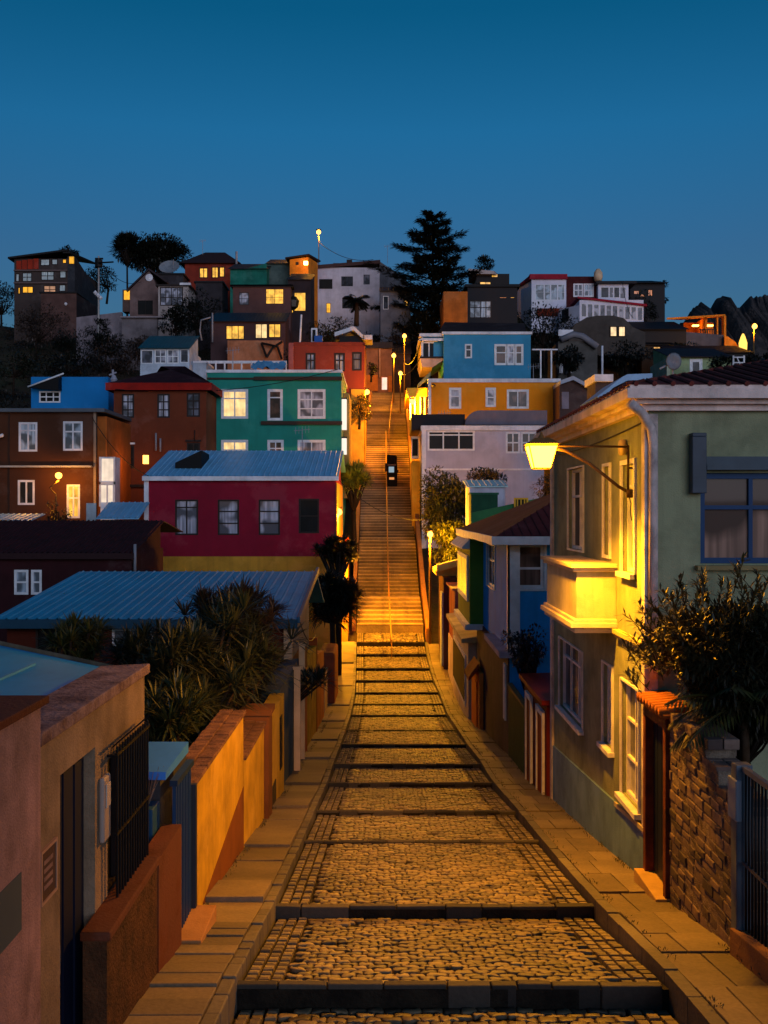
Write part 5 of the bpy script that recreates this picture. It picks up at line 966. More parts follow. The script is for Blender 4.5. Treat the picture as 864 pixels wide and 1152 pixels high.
def hill_right():
    w = dict(f=TRIM,fw=.12,cw=.06)
    # white annex house blue
    bl = plaster('#2c6c8c',1.95,.85,.12,.7,.15)
    h = House('terrace_house','blue house with white roof line and projecting white bay above the orange house','house',499,597,86,8,376,bl,left=[],zb=Z(425,86)-.6,front=[(523,387,531,403,W('dark',0,1,f=TRIM,fw=.12,ht=.6)),(557,388,570,410,W('brown',0,1,ht=.6,**w)),(570.5,388,579,410,W('cur',0,1,ht=.6,**w)),(579.5,388,588,410,W('brown',0,1,ht=.6,**w))])
    h.parapet(WHITE,.2,.3,.12); t = h.t
    m = MB(); a, b = X(474,86), X(499,86)-.001; m.prism([(a,86.6),(b,86.6),(b,94),(a,94)],Z(402,86),Z(377,86)); m.build('bay', bl, t)
    m = MB(); m.raw([(a-.1,86.3,Z(402,86)),(b+.3,86.3,Z(402,86)),(b+.3,93,Z(402,86)),(a-.1,93,Z(402,86)),(a+.1,86.5,Z(412,86)),(b-.9,86.5,Z(412,86)),(b-.9,93,Z(412,86)),(a+.1,93,Z(412,86))],[(3,2,1,0),(4,5,6,7),(0,1,5,4),(1,2,6,5),(2,3,7,6),(3,0,4,7)]); m.build('bay_base', plaster('#a08c88',1.7), t)
    m = MB(); m.box(a-.1,b+.2,86.2,86.3,Z(402.5,86),Z(400.5,86)); m.box(b-.02,b+.12,86.2,86.3,Z(402,86),Z(386,86)); m.build('rail', TRIMD, t)
    m = MB(); m.box(a-.15,b,86.2,94,Z(378,86),Z(374.5,86)); m.prism([(a-.15,86.2),(b,86.2),(b,86.5),(a-.15,86.5)],Z(383,86),Z(380,86)); m.build('bay_roof', WHITE, t)
    m = MB(); m.box(X(477,86),X(482,86),86.5,86.599,Z(400,86),Z(385,86)); m.box(X(484,86),X(488,86),86.5,86.599,Z(400,86),Z(385,86)); m.build('pane', PANES['black'], t)
    m = MB(); m.box(a+.0,X(476.3,86),86.48,86.599,Z(402,86),Z(377,86)); m.box(X(482.3,86),X(483.6,86),86.48,86.599,Z(402,86),Z(385,86)); m.box(X(476.5,86),X(488.4,86),86.48,86.599,Z(385,86),Z(383.6,86)); m.build('bay_frame', TRIM, t)
    m = MB(); m.box(a-.02,a+.10,86.61,94,Z(402,86),Z(377,86)); m.build('lit_side', plaster('#c8a030',1.7), t)  # thin yellow sheet; lamplight on the bay's stair side put into colour
    # balcony frame at right
    m = MB(); m.box(X(597,86)+.15,X(628,86),86.2,86.35,Z(393.5,86),Z(392,86))
    for px in (608,620): m.box(X(px,86),X(px,86)+.12,86.2,86.35,Z(425,86),Z(393,86))
    m.build('pergola', WHITE, t)
    # orange house
    orr = plaster('#c8700e',1.85,.85,.1,.7,.15)
    h = House('terrace_house','orange house with white trim and three white framed windows, right of the stairs','house',483,629,82,9,430,orr,front=[(506,437,518,459,W('cur',0,1,ht=.6,**w)),(547,437,557,457,W('cur',0,1,**w)),(571,439,594,459,W('warm',1,0,**w))])
    h.parapet(WHITE,.28,.35,.12); m = MB(); m.box(h.x0-.1,h.x0+.14,81.9,81.999,h.z0,h.z1); m.box(h.x1-.14,h.x1+.1,81.9,81.999,h.z0,h.z1); m.build('corner_trim', WHITE, h.t)
    m = MB(); m.lathe((X(487.5,81.8),81.8,Z(434,82)),[(.05,-.15),(.22,0),(.05,.15)],8); m.build('wall_light_housing', TRIMD, h.t)
    t = thing('annexe','bright yellow lit annexe on the stair side of the orange house','annexe',(X(470,82),82,2)); yl = plaster('#b8902a',1.7)
    m = MB(); m.box(X(466,83),h.x0-.15,83,92,1,Z(436,83)); m.build('wall', yl, t); m = MB(); m.prism([(X(457.5,83),82.6),(h.x0-.15,82.6),(h.x0-.15,92.2),(X(457.5,83),92.2)],Z(447,83),Z(437,83)); m.build('eave_box', yl, t)
    m = MB(); 
    for px in (461,466,472,477): m.box(X(px,82.8),X(px+1.3,82.8),82.6,82.99,Z(478,83),Z(447,83))
    m.build('post', WHITE, t); m = MB(); m.prism([(X(470,83),82.3),(X(484,83),82.3),(X(484,83),92.5),(X(470,83),92.5)],lambda p:Z(437,83)+(p[0]-X(470,83))*.9,lambda p:Z(433,83)+(p[0]-X(470,83))*1.0); m.build('roof', plaster('#566050',1.6), t)
    # lavender house
    lav = plaster('#8e8c9c',1.85,.85,.12,.7,.25); w2 = dict(f=TRIM,fw=.13)
    h = House('terrace_house','lavender white house with grey curved roof, behind the lantern','house',476,612,72,8,484,lav,front=[(481,480.5,534,507,W('black',2,1,ht=.78,**w2)),(569,486,585,510,W('brown',1,1,ht=.5,**w2)),(586,486,604,510,W('warm',1,1,ht=.5,**w2))])
    h.parapet(WHITE,.32,.25,.15); h.bandpx(480,612,527,529,WHITE,.06); m = MB(); m.box(h.x0-.1,h.x0+.2,71.9,71.999,h.z0,h.z1); m.build('corner_trim', WHITE, h.t)
    m = MB(); a, b = X(523,72.8), X(615,72.8); z0, z1 = Z(478,72.8), Z(462,72.8); k = 8
    prs = [(a,z0)]+[(a+1.1-1.1*math.cos(q*math.pi/2/k),z0+(z1-z0)*math.sin(q*math.pi/2/k)) for q in range(1,k+1)]+[(b,z1),(b,z0)]
    n = len(prs); m.raw([(p[0],72.6,p[1]) for p in prs]+[(p[0],78,p[1]) for p in prs],[tuple(range(n)),tuple(range(2*n-1,n-1,-1))]+[(i,i+n,(i+1)%n+n,(i+1)%n) for i in range(n)]); m.build('curved_roof', metal('#55505c',1.7,.5,.2), h.t)
    m = MB(); m.box(X(463,73),X(523,73),73,79,Z(484,73),Z(466,73)); m.build('dark_roof', plain('#14121a',1.2), h.t)
    t = thing('annexe','narrow yellow lit kiosk with dark window on the stair side of the lavender house','annexe',(X(468,74),74,-1)); m = MB(); m.box(X(463.5,74),h.x0-.15,74,80,-3,Z(518,74)); m.build('wall', plaster('#c0902a',1.8), t); m = MB(); m.box(X(463,73.9),X(471.5,73.9),73.9,74.6,Z(516,74),Z(491,74)); m.build('window_box', WHITE, t); m = MB(); m.box(X(464,73.85),X(470,73.85),73.84,73.899,Z(513,74),Z(494,74)); m.build('pane', PANES['black'], t)
    # houses under ridge
    h = House('hill_house','brown and glass fronted house below the conifer, with an orange wall','house',499,526,118,8,328,plaster('#7a4a1e',1.7),zb=12)
    h = House('hill_house','dark flat roofed house with wide glass front beside the conifer','house',526,582,120,8,323,plain('#16141a',1.3),front=[(528,338,553,358,W('blue',3,1,ht=.6,f=TRIMD,fw=.12)),(562,334,570,335.6,W('amber',0,0,f=TRIMD)),(574,334,579,335.6,W('lity',0,0,f=TRIMD))]); h.parapet(plain('#101014'),.3,.3,.3)
    h = House('hill_house','dark ridge house with lit windows and a pale sloping roof beside the conifer','house',536,573,142,7,308,plain('#1a1618',1.2),front=[(553,307,560,312,W('lit',0,0,f=TRIMD)),(540,317,552,323,W('lit',1,0,f=TRIMD))])
    m = MB(); m.prism([(X(527,141),141),(X(556,141),141),(X(573,146),147),(X(527,147),147)],Z(310,142),lambda p: Z(304,142)-max(0,(p[0]-X(548,141)))*.35); m.build('roof', metal('#9a8a86',1.5,.5,.2), h.t)
    # dark roofs middle
    t = thing('shed_roof','long dark brown roof behind the blue house','roofed shed',(X(540,100),100,10)); m = MB(); m.prism([(X(486,100),98),(X(590,100),98),(X(590,110),110),(X(500,110),110)],6,lambda p: Z(376,98)+(p[1]-98)*.32-.12*abs(p[0]-X(550,100))); m.build('roof', plaster('#2a1c1c',1.5,.9,.3), t)
    # white modern house
    wh = plaster('#a8a8b8',1.85,.85,.1,.5,.15)
    h = House('ridge_house','white modern house left block with red parapet and wide window','house',598,637,145,10,314.5,wh,front=[(602.5,320,612,337.5,W('blue',0,1,f=TRIM)),(612.6,320,619,337.5,W('blue',0,1,f=TRIM)),(619.6,320,627,337.5,W('blue',0,1,f=TRIM)),(627.6,320,635,337.5,W('blue',0,1,f=TRIM))])
    red = plaster('#7a1828',1.8); m = MB(); m.box(h.x0-.3,h.x1+.1,144.6,155.2,h.z1,h.z1+.7); m.build('parapet', red, h.t)
    m = MB(); m.prism([(X(583,150),150),(h.x0,145),(h.x0,155),(X(583,152),154)],h.z0,h.z1-.1); m.build('side_wing', wh, h.t); m = MB(); m.prism([(X(581,150),149.8),(h.x0-.3,144.6),(h.x0-.3,155.2),(X(581,152),154.4)],h.z1-.1,lambda p:h.z1+.15+(p[0]-X(581,150))*.3); m.build('wing_roof', red, h.t)
    m = MB(); m.box(X(604,144.9),h.x1,144.9,144.99,Z(356,145),Z(347,145)); m.build('red_base', plaster('#6a2818',1.6), h.t)
    h = House('ridge_house','maroon middle block with white framed windows, centre of the white modern house row','house',637,671,147,10,311,plaster('#3c1216',1.6),front=[(645,319,656,334,W('grey',1,1,f=WHITE,fw=.2)),(656.5,319,668,334,W('blue',1,1,f=WHITE,fw=.2))])
    m = MB(); m.lathe((X(673,146),146,Z(316,146)),[(.5,0),(.65,.6),(.6,1.2),(.25,1.7)],8); m.build('chimney', plaster('#b09a80',1.6), h.t, True)
    h = House('ridge_house','right white block with long window band under dark eaves on the ridge','house',673,707,146,9,320,wh,front=[(676,323,685,335,W('dark',0,0,f=TRIM)),(685.5,323,690,335,W('cur',0,0,f=TRIM)),(690.6,323,697,335,W('dark',0,0,f=TRIM)),(697.5,323,704,336,W('cur',0,0,f=TRIM))]); m = MB(); m.box(h.x0-.4,h.x1+1.0,145.3,156,h.z1,h.z1+.35); m.build('roof', plain('#201a1e'), h.t)
    fr = [(654+i*7.0,341.5+i*.45,659.8+i*7.0,356.5+i*.45,W('grey' if i%2 else 'cur',0,0,f=TRIM)) for i in range(10)]
    h = House('ridge_house','long white lower block with a band of ten windows under a red roof edge','house',652,724,139,6,337.5,wh,front=fr,left=[]); m = MB(); a,b = h.x0-.3,h.x1+.4; m.raw([(a,138.7,Z(336,139)),(b,138.7,Z(345,139)),(b,145,Z(343,139)),(a,145,Z(334,139)),(a,138.7,Z(334,139)),(b,138.7,Z(342.5,139)),(b,145,Z(341,139)),(a,145,Z(332,139))],[(3,2,1,0),(4,5,6,7),(0,1,5,4),(1,2,6,5),(2,3,7,6),(3,0,4,7)]); m.build('roof_edge', red, h.t)
    m = MB(); m.prism([(X(631,141),142),(h.x0-.001,139),(h.x0-.001,145),(X(631,143),146)],h.z0,Z(343,139)); m.build('side_wing', wh, h.t)
    m = MB(); m.raw([(X(632,141.5),141.6,Z(362,141)),(X(640,140),140.2,Z(361,140)),(X(640,140),140.2,Z(346,140)),(X(632,141.5),141.6,Z(348,141))],[(0,1,2,3)]); m.build('pane', PANES['dark'], h.t)
    # dark curved roof house
    t = thing('hill_house','dark house with curved grey roof and one lit window below the white modern houses','house',(X(680,124),124,15)); m = MB(); pts = [(640,400),(640,374),(648,364),(660,357),(672,355),(690,355),(702,358),(712,368),(726,374),(726,400)]; pw = [(X(a,124),Z(b,124)) for a,b in pts]; n = len(pw)
    m.raw([(p[0],124,p[1]) for p in pw]+[(p[0],134,p[1]+.3) for p in pw],[tuple(range(n)),tuple(range(2*n-1,n-1,-1))]+[(i,i+n,(i+1)%n+n,(i+1)%n) for i in range(n)]); m.build('wall', plaster('#3c3836',1.5), t)
    for (a,b) in ((686,694.5),(695.5,704)):
        m = MB(); fx = [(X(a,123.9),X(a,123.9)+.12,367,379),(X(b,123.9)-.12,X(b,123.9),367,379),(X(a,123.9)+.12,X(b,123.9)-.12,367,368),(X(a,123.9)+.12,X(b,123.9)-.12,378,379)]
        for (u0,u1,ya,yb) in fx: m.box(u0,u1,123.88,123.999,Z(yb,124),Z(ya,124))
        wn = m.build('window', TRIMD, t); m = MB(); m.box(X(a,123.9)+.12,X(b,123.9)-.12,123.95,123.997,Z(378,124),Z(368,124)); m.build('pane', PANES['litw'], wn)
    h = House('hill_house','grey clad cylinder fronted house below the curved roof house','house',628,672,108,7,384,plaster('#4a4846',1.5)); m = MB(); m.tube([(X(628,107.6)+.3,107.6,Z(383,108)),(X(645,107.6),107.6,Z(377,108)),(X(655,107.6),107.6,Z(379,108)),(X(672,107.6),107.6,Z(391,108))],.35,6); m.build('roof', metal('#6a6870',1.5), h.t, True)
    m = MB(); m.box(X(628.2,107.9),X(645,107.9),107.9,107.99,Z(378,108),Z(371,108)); m.build('white_gable', WHITE, h.t)
    for (a,b) in ((629,633),(638,645)): m = MB(); m.box(X(a,107),X(b,107),106.9,107.9,Z(420,107),Z(408,107)); m.build('pane', PANES['cur'], h.t)
    t = thing('pole','white vertical pole before the dark hill houses on the right','pole',(X(677.5,100),100,10)); m = MB(); m.tube([(X(677.5,100),100,6),(X(677.5,100),100,Z(389,100))],.11,6); m.build('shaft', WHITE, t, True)
    t = thing('low_roof','small white flat slab roof on the right, behind the corner house','roofed shed',(X(680,60),60,0)); m = MB(); m.box(X(669,60),X(690,60),60,63,Z(429,60),Z(421,60)); m.build('fascia', WHITE, t); m = MB(); m.box(X(671,60),X(688,60),60.3,62.8,-8,Z(429,60)); m.build('wall', plaster('#3a3438',1.5), t)
    t = thing('low_roof','light blue curved awning roof behind the corner house roof','roofed shed',(X(700,45),45,0)); m = MB(); pw = [(X(a,45),Z(b,45)) for a,b in ((672,446),(700,424),(706,421),(734,420),(734,427),(706,428),(690,436),(676,450))]; n = len(pw); m.raw([(p[0],45,p[1]) for p in pw]+[(p[0],49,p[1]) for p in pw],[tuple(range(n)),tuple(range(2*n-1,n-1,-1))]+[(i,i+n,(i+1)%n+n,(i+1)%n) for i in range(n)]); m.build('roof', metal('#7a94b0',1.8), t); m = MB(); m.box(X(700,45.3),X(733,45.3),45.3,48,-7,Z(428,45)); m.build('wall', plaster('#3a3438',1.5), t)
    t = thing('cottage','small dark gabled cottage with white eaves right of the orange house','house',(X(648,78),78,2)); m = MB(); a,b,c = X(629.5,79),X(668,79),X(644,79); m.raw([(a,79,-2),(b,79,-2),(b,79,Z(440,79)),(c,79,Z(428,79)),(a,79,Z(433,79)),(a,84,-2),(b,84,-2),(b,84,Z(440,79)),(c,84,Z(428,79)),(a,84,Z(433,79))],[(0,1,2,3,4),(9,8,7,6,5),(0,5,6,1),(1,6,7,2),(2,7,8,3),(3,8,9,4),(4,9,5,0)]); m.build('wall', plaster('#4c3834',1.5), t)
    m = MB()
    for (p,q,zp,zq) in ((a,c,Z(433,79),Z(428,79)),(c,b,Z(428,79),Z(441,79))): m.raw([(p,78.6,zp),(q,78.6,zq),(q,84.2,zq),(p,84.2,zp),(p,78.6,zp+.3),(q,78.6,zq+.3),(q,84.2,zq+.3),(p,84.2,zp+.3)],[(3,2,1,0),(4,5,6,7),(0,1,5,4),(1,2,6,5),(2,3,7,6),(3,0,4,7)])
    m.build('roof', metal('#8a8e9c',1.6), t); m = MB(); m.box(X(632,78.9),X(640,78.9),78.9,78.99,Z(460,79),Z(441,79)); m.build('pale_panel', plaster('#7a6c74',1.6), t)
    # orange lit modern house
    t = thing('hill_house','modern house with orange lit interior behind a grey wall, far right of the hill','house',(X(780,138),138,20)); d = 136; m = MB(); m.prism([(X(733,d),d),(X(814,d),d),(X(814,d),d+1),(X(733,d),d+1)],14,lambda p: Z(370,d)-(p[0]-X(733,d))*.085); m.build('front_wall', plaster('#4a4a54',1.6), t)
    oi = plaster('#c06a18',1.9); m = MB(); m.box(X(774,140),X(808,140),142,142.3,18,Z(360,140)); m.box(X(788,140),X(788,140)+.3,138,142,18,Z(360,140)); m.build('inner_wall', oi, t)
    m = MB(); m.raw([(X(750,137),137,Z(359.5,137)),(X(816,137),137,Z(355.5,137)),(X(816,144),144,Z(357,144)),(X(765,144),144,Z(360,144)),(X(750,137),137,Z(357.5,137)),(X(816,137),137,Z(353.5,137)),(X(816,144),144,Z(356,144)),(X(765,144),144,Z(359,144))],[(3,2,1,0),(4,5,6,7),(0,1,5,4),(1,2,6,5),(2,3,7,6),(3,0,4,7)]); m.build('roof', oi, t)
    m = MB(); m.box(X(806.5,137),X(808,137),137,137.4,18,Z(357,137)); m.box(X(813,137),X(815.5,137),136.5,137.4,14,Z(356,137)); m.build('post', oi, t)
    m = MB(); 
    for i in range(8): m.box(X(788+i*2.6,137.2),X(788+i*2.6,137.2)+.1,137.2,137.3,Z(378,137),Z(370,137))
    m.box(X(787,137.2),X(808,137.2),137.15,137.35,Z(370.6,137),Z(369.8,137)); m.build('railing', TRIMD, t)
    m = MB(); m.box(X(781,139),X(781,139)+.8,139.5,140,Z(366,139),Z(364.5,139)); m.box(X(797,139),X(797,139)+.8,139.5,140,Z(366,139),Z(364.5,139)); m.build('ceiling_lamp', emit((1,.42,.06),LAMP_FAR*.45), t)
    m = MB(); m.raw([(X(815,135),135,Z(395,135)),(X(832,135),135,Z(395,135)),(X(828,135),135,Z(385,135)),(X(818,135),135,Z(378,135)),(X(815,135),135,Z(377,135)),(X(815,137),137,Z(395,135)),(X(832,137),137,Z(395,135)),(X(828,137),137,Z(385,135)),(X(818,137),137,Z(378,135)),(X(815,137),137,Z(377,135))],[(0,1,2,3,4),(9,8,7,6,5),(0,5,6,1),(1,6,7,2),(2,7,8,3),(3,8,9,4),(4,9,5,0)]); m.build('curved_wing', oi, t)
    m = MB(); m.lathe((X(836,134),134,Z(396,134)),[(.5,0),(.55,1.2),(.3,2.0),(.1,2.4)],7); m.build('garden_light', emit((1,.55,.1),2.0), t)
    h = House('hill_house','dark house with an orange lit window front under the grey wall','house',722,758,130,5,388,plaster('#2a2420',1.5),front=[(735,390,744,404,W('lity',1,1,f=TRIMD)),(746,390,754,409,W('lity',1,2,f=TRIMD))]); h.shed(plain('#1c1412'),Z(388,130),Z(383,135),.5,135)
    m = MB(); m.box(X(721,129.5),X(726,129.5),129.5,129.9,Z(393,130),Z(388,130)); m.build('pane', PANES['lity'], h.t)
    h = House('hill_house','low dark roofed house behind the pale green house on the right','house',758,846,118,6,397,plain('#151215',1.2)); h.shed(plaster('#2c1a1c',1.4),Z(397,118),Z(389,124),.4,124)
    h = House('hill_house','pale green low house with white framed window above the corner house roof','house',753,822,100,6,403,plaster('#7a8866',1.7),front=[(777,405,789,420,W('dark',0,0,f=TRIM,fw=.2,cw=.1))]); h.shed(plain('#2a1618',1.2),Z(402,100),Z(392,106),.5,106); m = MB(); m.box(h.x0-.3,h.x0+.01,99.8,106,h.z0,h.z1); m.build('side_trim', plaster('#9aa08a',1.5), h.t)
    t = thing('ladder_frame','white ladder frame standing on a roof at the right','ladder',(X(831,92),92,12)); m = MB()
    for px in (825,837): m.tube([(X(px,92),92,Z(422,92)),(X(px,92),92,Z(400,92))],.08,6)
    for py in (402,408,413): m.tube([(X(825,92),92,Z(py,92)),(X(837,92),92,Z(py,92))],.06,6)
    m.tube([(X(829,92),92,Z(402,92)),(X(834,92),92,Z(413,92))],.05,6); m.build('frame', WHITE, t)
    t = thing('satellite_dish','small grey satellite dish on an arm left of the pale green house','satellite dish',(X(756,70),70,10)); m = MB(); m.lathe((0,0,0),[(.03,0),(.4,.06),(.6,.2),(.4,.1),(.03,.04)],14); m.v = [(X(757,70)+v[0]*.9,70-v[2],Z(407,70)+v[1]) for v in m.v]; m.build('dish', plaster('#6a6e78',1.5), t, True); m = MB(); m.tube([(X(742,70),70,Z(415,70)),(X(750,70),70,Z(411,70)),(X(757,70),70,Z(407,70)),(X(757,70),70.5,-6)],.07,6); m.build('arm', PIPE, t)
    h = House('hill_house','dark ridge house with amber lit windows among trees right of the white houses','house',709,748,150,8,318,plain('#17151a',1.3),front=[(713,327,719,331,W('amber',0,0,f=TRIMD)),(720,331,725,334,W('amber',0,0,f=TRIMD)),(729,326,734,333,W('amber',1,0,f=TRIMD))]); h.shed(plain('#14141a',1.2),Z(319,150),Z(316,158),.8,158)
    h = House('hill_house','dark roofed low house under the ridge between white houses and grey wall','house',716,772,132,6,372,plain('#141216',1.2)); h.shed(plain('#17151a'),Z(371,132),Z(362,138),.6,138)
hill_right()
# utility pole and cables
def utility():
    d = 132; t = thing('utility_pole','pale utility pole with a cross arm beside the dark modern house','utility pole',(X(111,d),d,20)); m = MB(); m.tube([(X(111,d),d,17),(X(111,d),d,Z(288,d))],[.16,.10],8); m.build('pole', plaster('#8a8684',1.6), t, True)
    m = MB(); m.tube([(X(106,d),d,Z(296,d)),(X(132,d),d-2,Z(299,d))],.1,6); m.tube([(X(107,d),d,Z(291,d)),(X(116,d),d,Z(291,d))],.12,6); m.lathe((X(111,d),d,Z(297,d)),[(.1,-.5),(.5,-.4),(.5,.5),(.1,.6)],8); m.build('crossarm', plain('#101014'), t)
    m = MB(); 
    for i in range(3): m.lathe((X(108+i*3,d),d-.3,Z(330+i*3,d)),[(.05,-.25),(.3,0),(.05,.3)],7)
    m.build('insulator', WHITE, t)
    def cable(label,p,q,sag,r=.035):
        n=12; m = MB(); p, q = V(p), V(q); m.tube([p+(q-p)*(i/n)+V((0,0,-sag*4*(i/n)*(1-i/n))) for i in range(n+1)],r,5); tag(m.build('power_cable',plain('#1a1a1e'),base=p),label,'cable')
    cable('black cable from the utility pole to the gabled beige house',(X(113,d),d,Z(294,d)),(X(160,138),137.5,Z(318,138)),1.2)
    cable('cable from the crimson house corner across to the lamp at the stairs foot',(X(376,56),56,2.0),(X(484,57),57.8,-.4),.8,.02)
    cable('long sagging cable at the top of the stairs from the blue bay to the lamp',(X(474,86),86,Z(383,86)),(X(455,111),111.9,Z(408,112)),.9,.05)
    cable('lower sagging cable from the blue bay to the lowest lamp at the stair head',(X(474,86),86,Z(400,86)),(X(451,102),102.9,Z(421,103)),.6,.04)
    cable('thin cable over the left row from the blue roofed cottage to the lit yellow wall',(-2.3,28,-3.0),(-2.35,35,-4.2),.35,.015)
    t = thing('chimney_pot','small figure like dark antenna bracket on the blue annexe roof','antenna',(X(127,69),69,9)); m = MB(); m.tube([(X(127,69),69,Z(432,69)),(X(127,69),69,Z(416,69))],.08,6); m.tube([(X(123,69),69,Z(422,69)),(X(131,69),69,Z(419,69))],.06,6); m.lathe((X(128,69),69,Z(427,69)),[(.05,-.3),(.25,0),(.1,.3)],8); m.build('mast', plain('#8a8a98',1.3), t); t.name = 'roof_antenna'; t['label'] = 'small pale roof antenna between blue annexe and rust orange house'
utility()
def wires():
    def cable(label,p,q,sag,r=.03):
        n=14; m = MB(); p, q = V(p), V(q); m.tube([p+(q-p)*(i/n)+V((0,0,-sag*4*(i/n)*(1-i/n))) for i in range(n+1)],r,5); tag(m.build('power_cable',plain('#141418'),base=p),label,'cable')
    cable('thin cable from the rust orange house eave to the teal house roof corner',(X(130,65.5),65.4,Z(438,65.5)),(X(380,70),69.8,Z(416,70)),.7,.025)
    cable('thin cable over the maroon roof from the brown house to the crimson house corner',(X(104,59.8),59.7,Z(470,60)),(X(168,55.8),55.7,Z(536,56)),.5,.022)
    cable('cable crossing behind the stair lamps from the dark red house to the blue bay',(X(408,84.8),84.8,Z(388,85)),(X(475,86),86.1,Z(379,86)),.6,.03)
    cable('cable from the tall ridge lamp to the white ridge house roof',(X(358.5,150),150.2,Z(272,150)),(X(420,146),146,Z(292,146)),1.0,.04)
    cable('cable from the white modern houses down to the curved roof house',(X(700,145),145.1,Z(318,146)),(X(712,124),123.9,Z(358,124)),1.0,.035)
    cable('thin cable along the olive corner house wall below the cornice',(3.46,13.7,1.2),(3.46,21.0,1.15),.06,.012)
    for (l,px,py,d,h) in (('thin aerial on the teal house roof',262,418,72,1.9),('thin aerial on the orange house roof',600,430,84,1.7),('thin aerial on the crimson house ridge',340,506,62,1.6),('thin aerial on the white ridge house',436,294,148,2.6),('thin aerial on the red brown ridge house',228,286,153,2.4),('thin aerial on the lavender house roof',500,482,74,1.5)):
        b = V((X(px,d),d,Z(py,d)-.3)); t = thing('roof_antenna',l,'antenna',b); m = MB(); m.tube([b,b+V((0,0,h))],.03,5); m.build('mast',PIPE,t)
        m = MB(); m.tube([b+V((-.5,0,h-.15)),b+V((.5,0,h-.05))],.02,4)
        for i in range(5): q = b+V((-.4+i*.2,0,h-.14+i*.02)); m.tube([q+V((0,0,-.22)),q+V((0,0,.22))],.015,4)
        m.build('yagi_bars',PIPE,t)
wires()
# ================================================================== VEGETATION
def leaf(m, c, dirv, L, w, droop=0.0, up=UZ, seg=1):
    dirv = dirv.normalized(); s = dirv.cross(up)
    if s.length < .05: s = dirv.cross(UX)
    s = s.normalized()*w*.5; a = c; b = c+dirv*L*.5+V((0,0,-droop*L*.12)); e = c+dirv*L+V((0,0,-droop*L*.5))
    n = len(m.v)
    if seg == 1: m.v += [tuple(a),tuple(b+s),tuple(e),tuple(b-s)]; m.f.append((n,n+1,n+2,n+3))
    else:
        u = s.cross(dirv).normalized()*w*.18
        m.v += [tuple(a+s*.35),tuple(a-s*.35),tuple(b+s),tuple(b-s),tuple(b-u),tuple(e)]
        m.f += [(n,n+2,n+4),(n,n+4,n+1),(n+1,n+4,n+3),(n+2,n+5,n+4),(n+4,n+5,n+3)]
def rv(r=R): 
    while True:
        v = V((r.uniform(-1,1),r.uniform(-1,1),r.uniform(-1,1)))
        if .05 < v.length < 1: return v
def rosette(m, c, axis, n, L, w, spread=1.25, droop=.5):
    axis = axis.normalized()
    for i in range(n):
        d = (axis*R.uniform(.15,1.0)+rv().normalized()*spread).normalized()
        if d.dot(axis) < -.25: d = d-axis*2*d.dot(axis)
        leaf(m, c+d*L*.06, d, L*R.uniform(.7,1.1), w, droop*R.uniform(.3,1.2), seg=2)
def spiky_bush(name, label, base, heads, L, w, mat, nl=34, cat='bush', trunkr=.04, group=None):
    t = thing(name, label, cat, base, group); m = MB(); s = MB(); B = V(base)
    for h in heads:
        h = V(h)
        if name == 'yucca_bush' and h.x > -2.75 and h.z < -2.9 and h.y < 24: h.x = -2.75-R.random()*.9
        ax = (h-B).normalized()*.6+UZ*.6+rv()*.35; rosette(m, h, ax, nl, L*R.uniform(.8,1.15), w, droop=.6)
        p = B+V((R.uniform(-.1,.1),R.uniform(-.1,.1),0)); mid_ = V(((p.x*.75+h.x*.25),(p.y*.7+h.y*.3),p.z+(h.z-p.z)*.6)); s.tube([p,mid_,h],[trunkr*1.3,trunkr,trunkr*.7],6)
    m.build('leaves', mat, t); s.build('stems', plaster('#2c2018',1.2), t, True); return t
def blob_tree(name, label, c, rad, n, ls, mat, asp=.42, *, base=None, trunk=.12, cat='tree', clumps=14, flat=.8, group=None, branches=True):
    c = V(c); b = V(base) if base else c-V((0,0,rad[2]*1.6)); t = thing(name, label, cat, b, group); m = MB(); cl = []
    for i in range(clumps):
        v = rv(); q = c+V((v.x*rad[0]*.8,v.y*rad[1]*.8,v.z*rad[2]*.8)); k_ = R.uniform(.25,.48)
        if clumps == 90:
            k_ = R.uniform(.16,.34)
            if q.z < c.z+.05 and q.x < 4.0: q.x = 3.95+R.random()*.7
        cl.append((q, k_))
    for i in range(n):
        k, s = cl[i%clumps]; v = rv(); v = v*(1/max(.4,v.length))**.5; p = k+V((v.x*rad[0]*s,v.y*rad[1]*s,v.z*rad[2]*s*flat))
        d = (rv()+ (p-c).normalized()*.7); leaf(m, p, d, ls*R.uniform(.6,1.4), ls*asp*R.uniform(.7,1.3), R.uniform(0,.6))
    m.build('crown', mat, t); s = MB(); s.tube([b,(b+c)/2+V((R.uniform(-.1,.1)*rad[0],0,0)),c],[trunk,trunk*.8,trunk*.4],8)
    if branches:
        for (k, q) in cl: s.tube([b+(c-b)*.6,(b+(c-b)*.6+k)/2+V((0,0,-.1*rad[2])),k],[trunk*.5,trunk*.3,trunk*.12],5)
    s.build('trunk', plaster('#241a14',1.2), t, True); return t
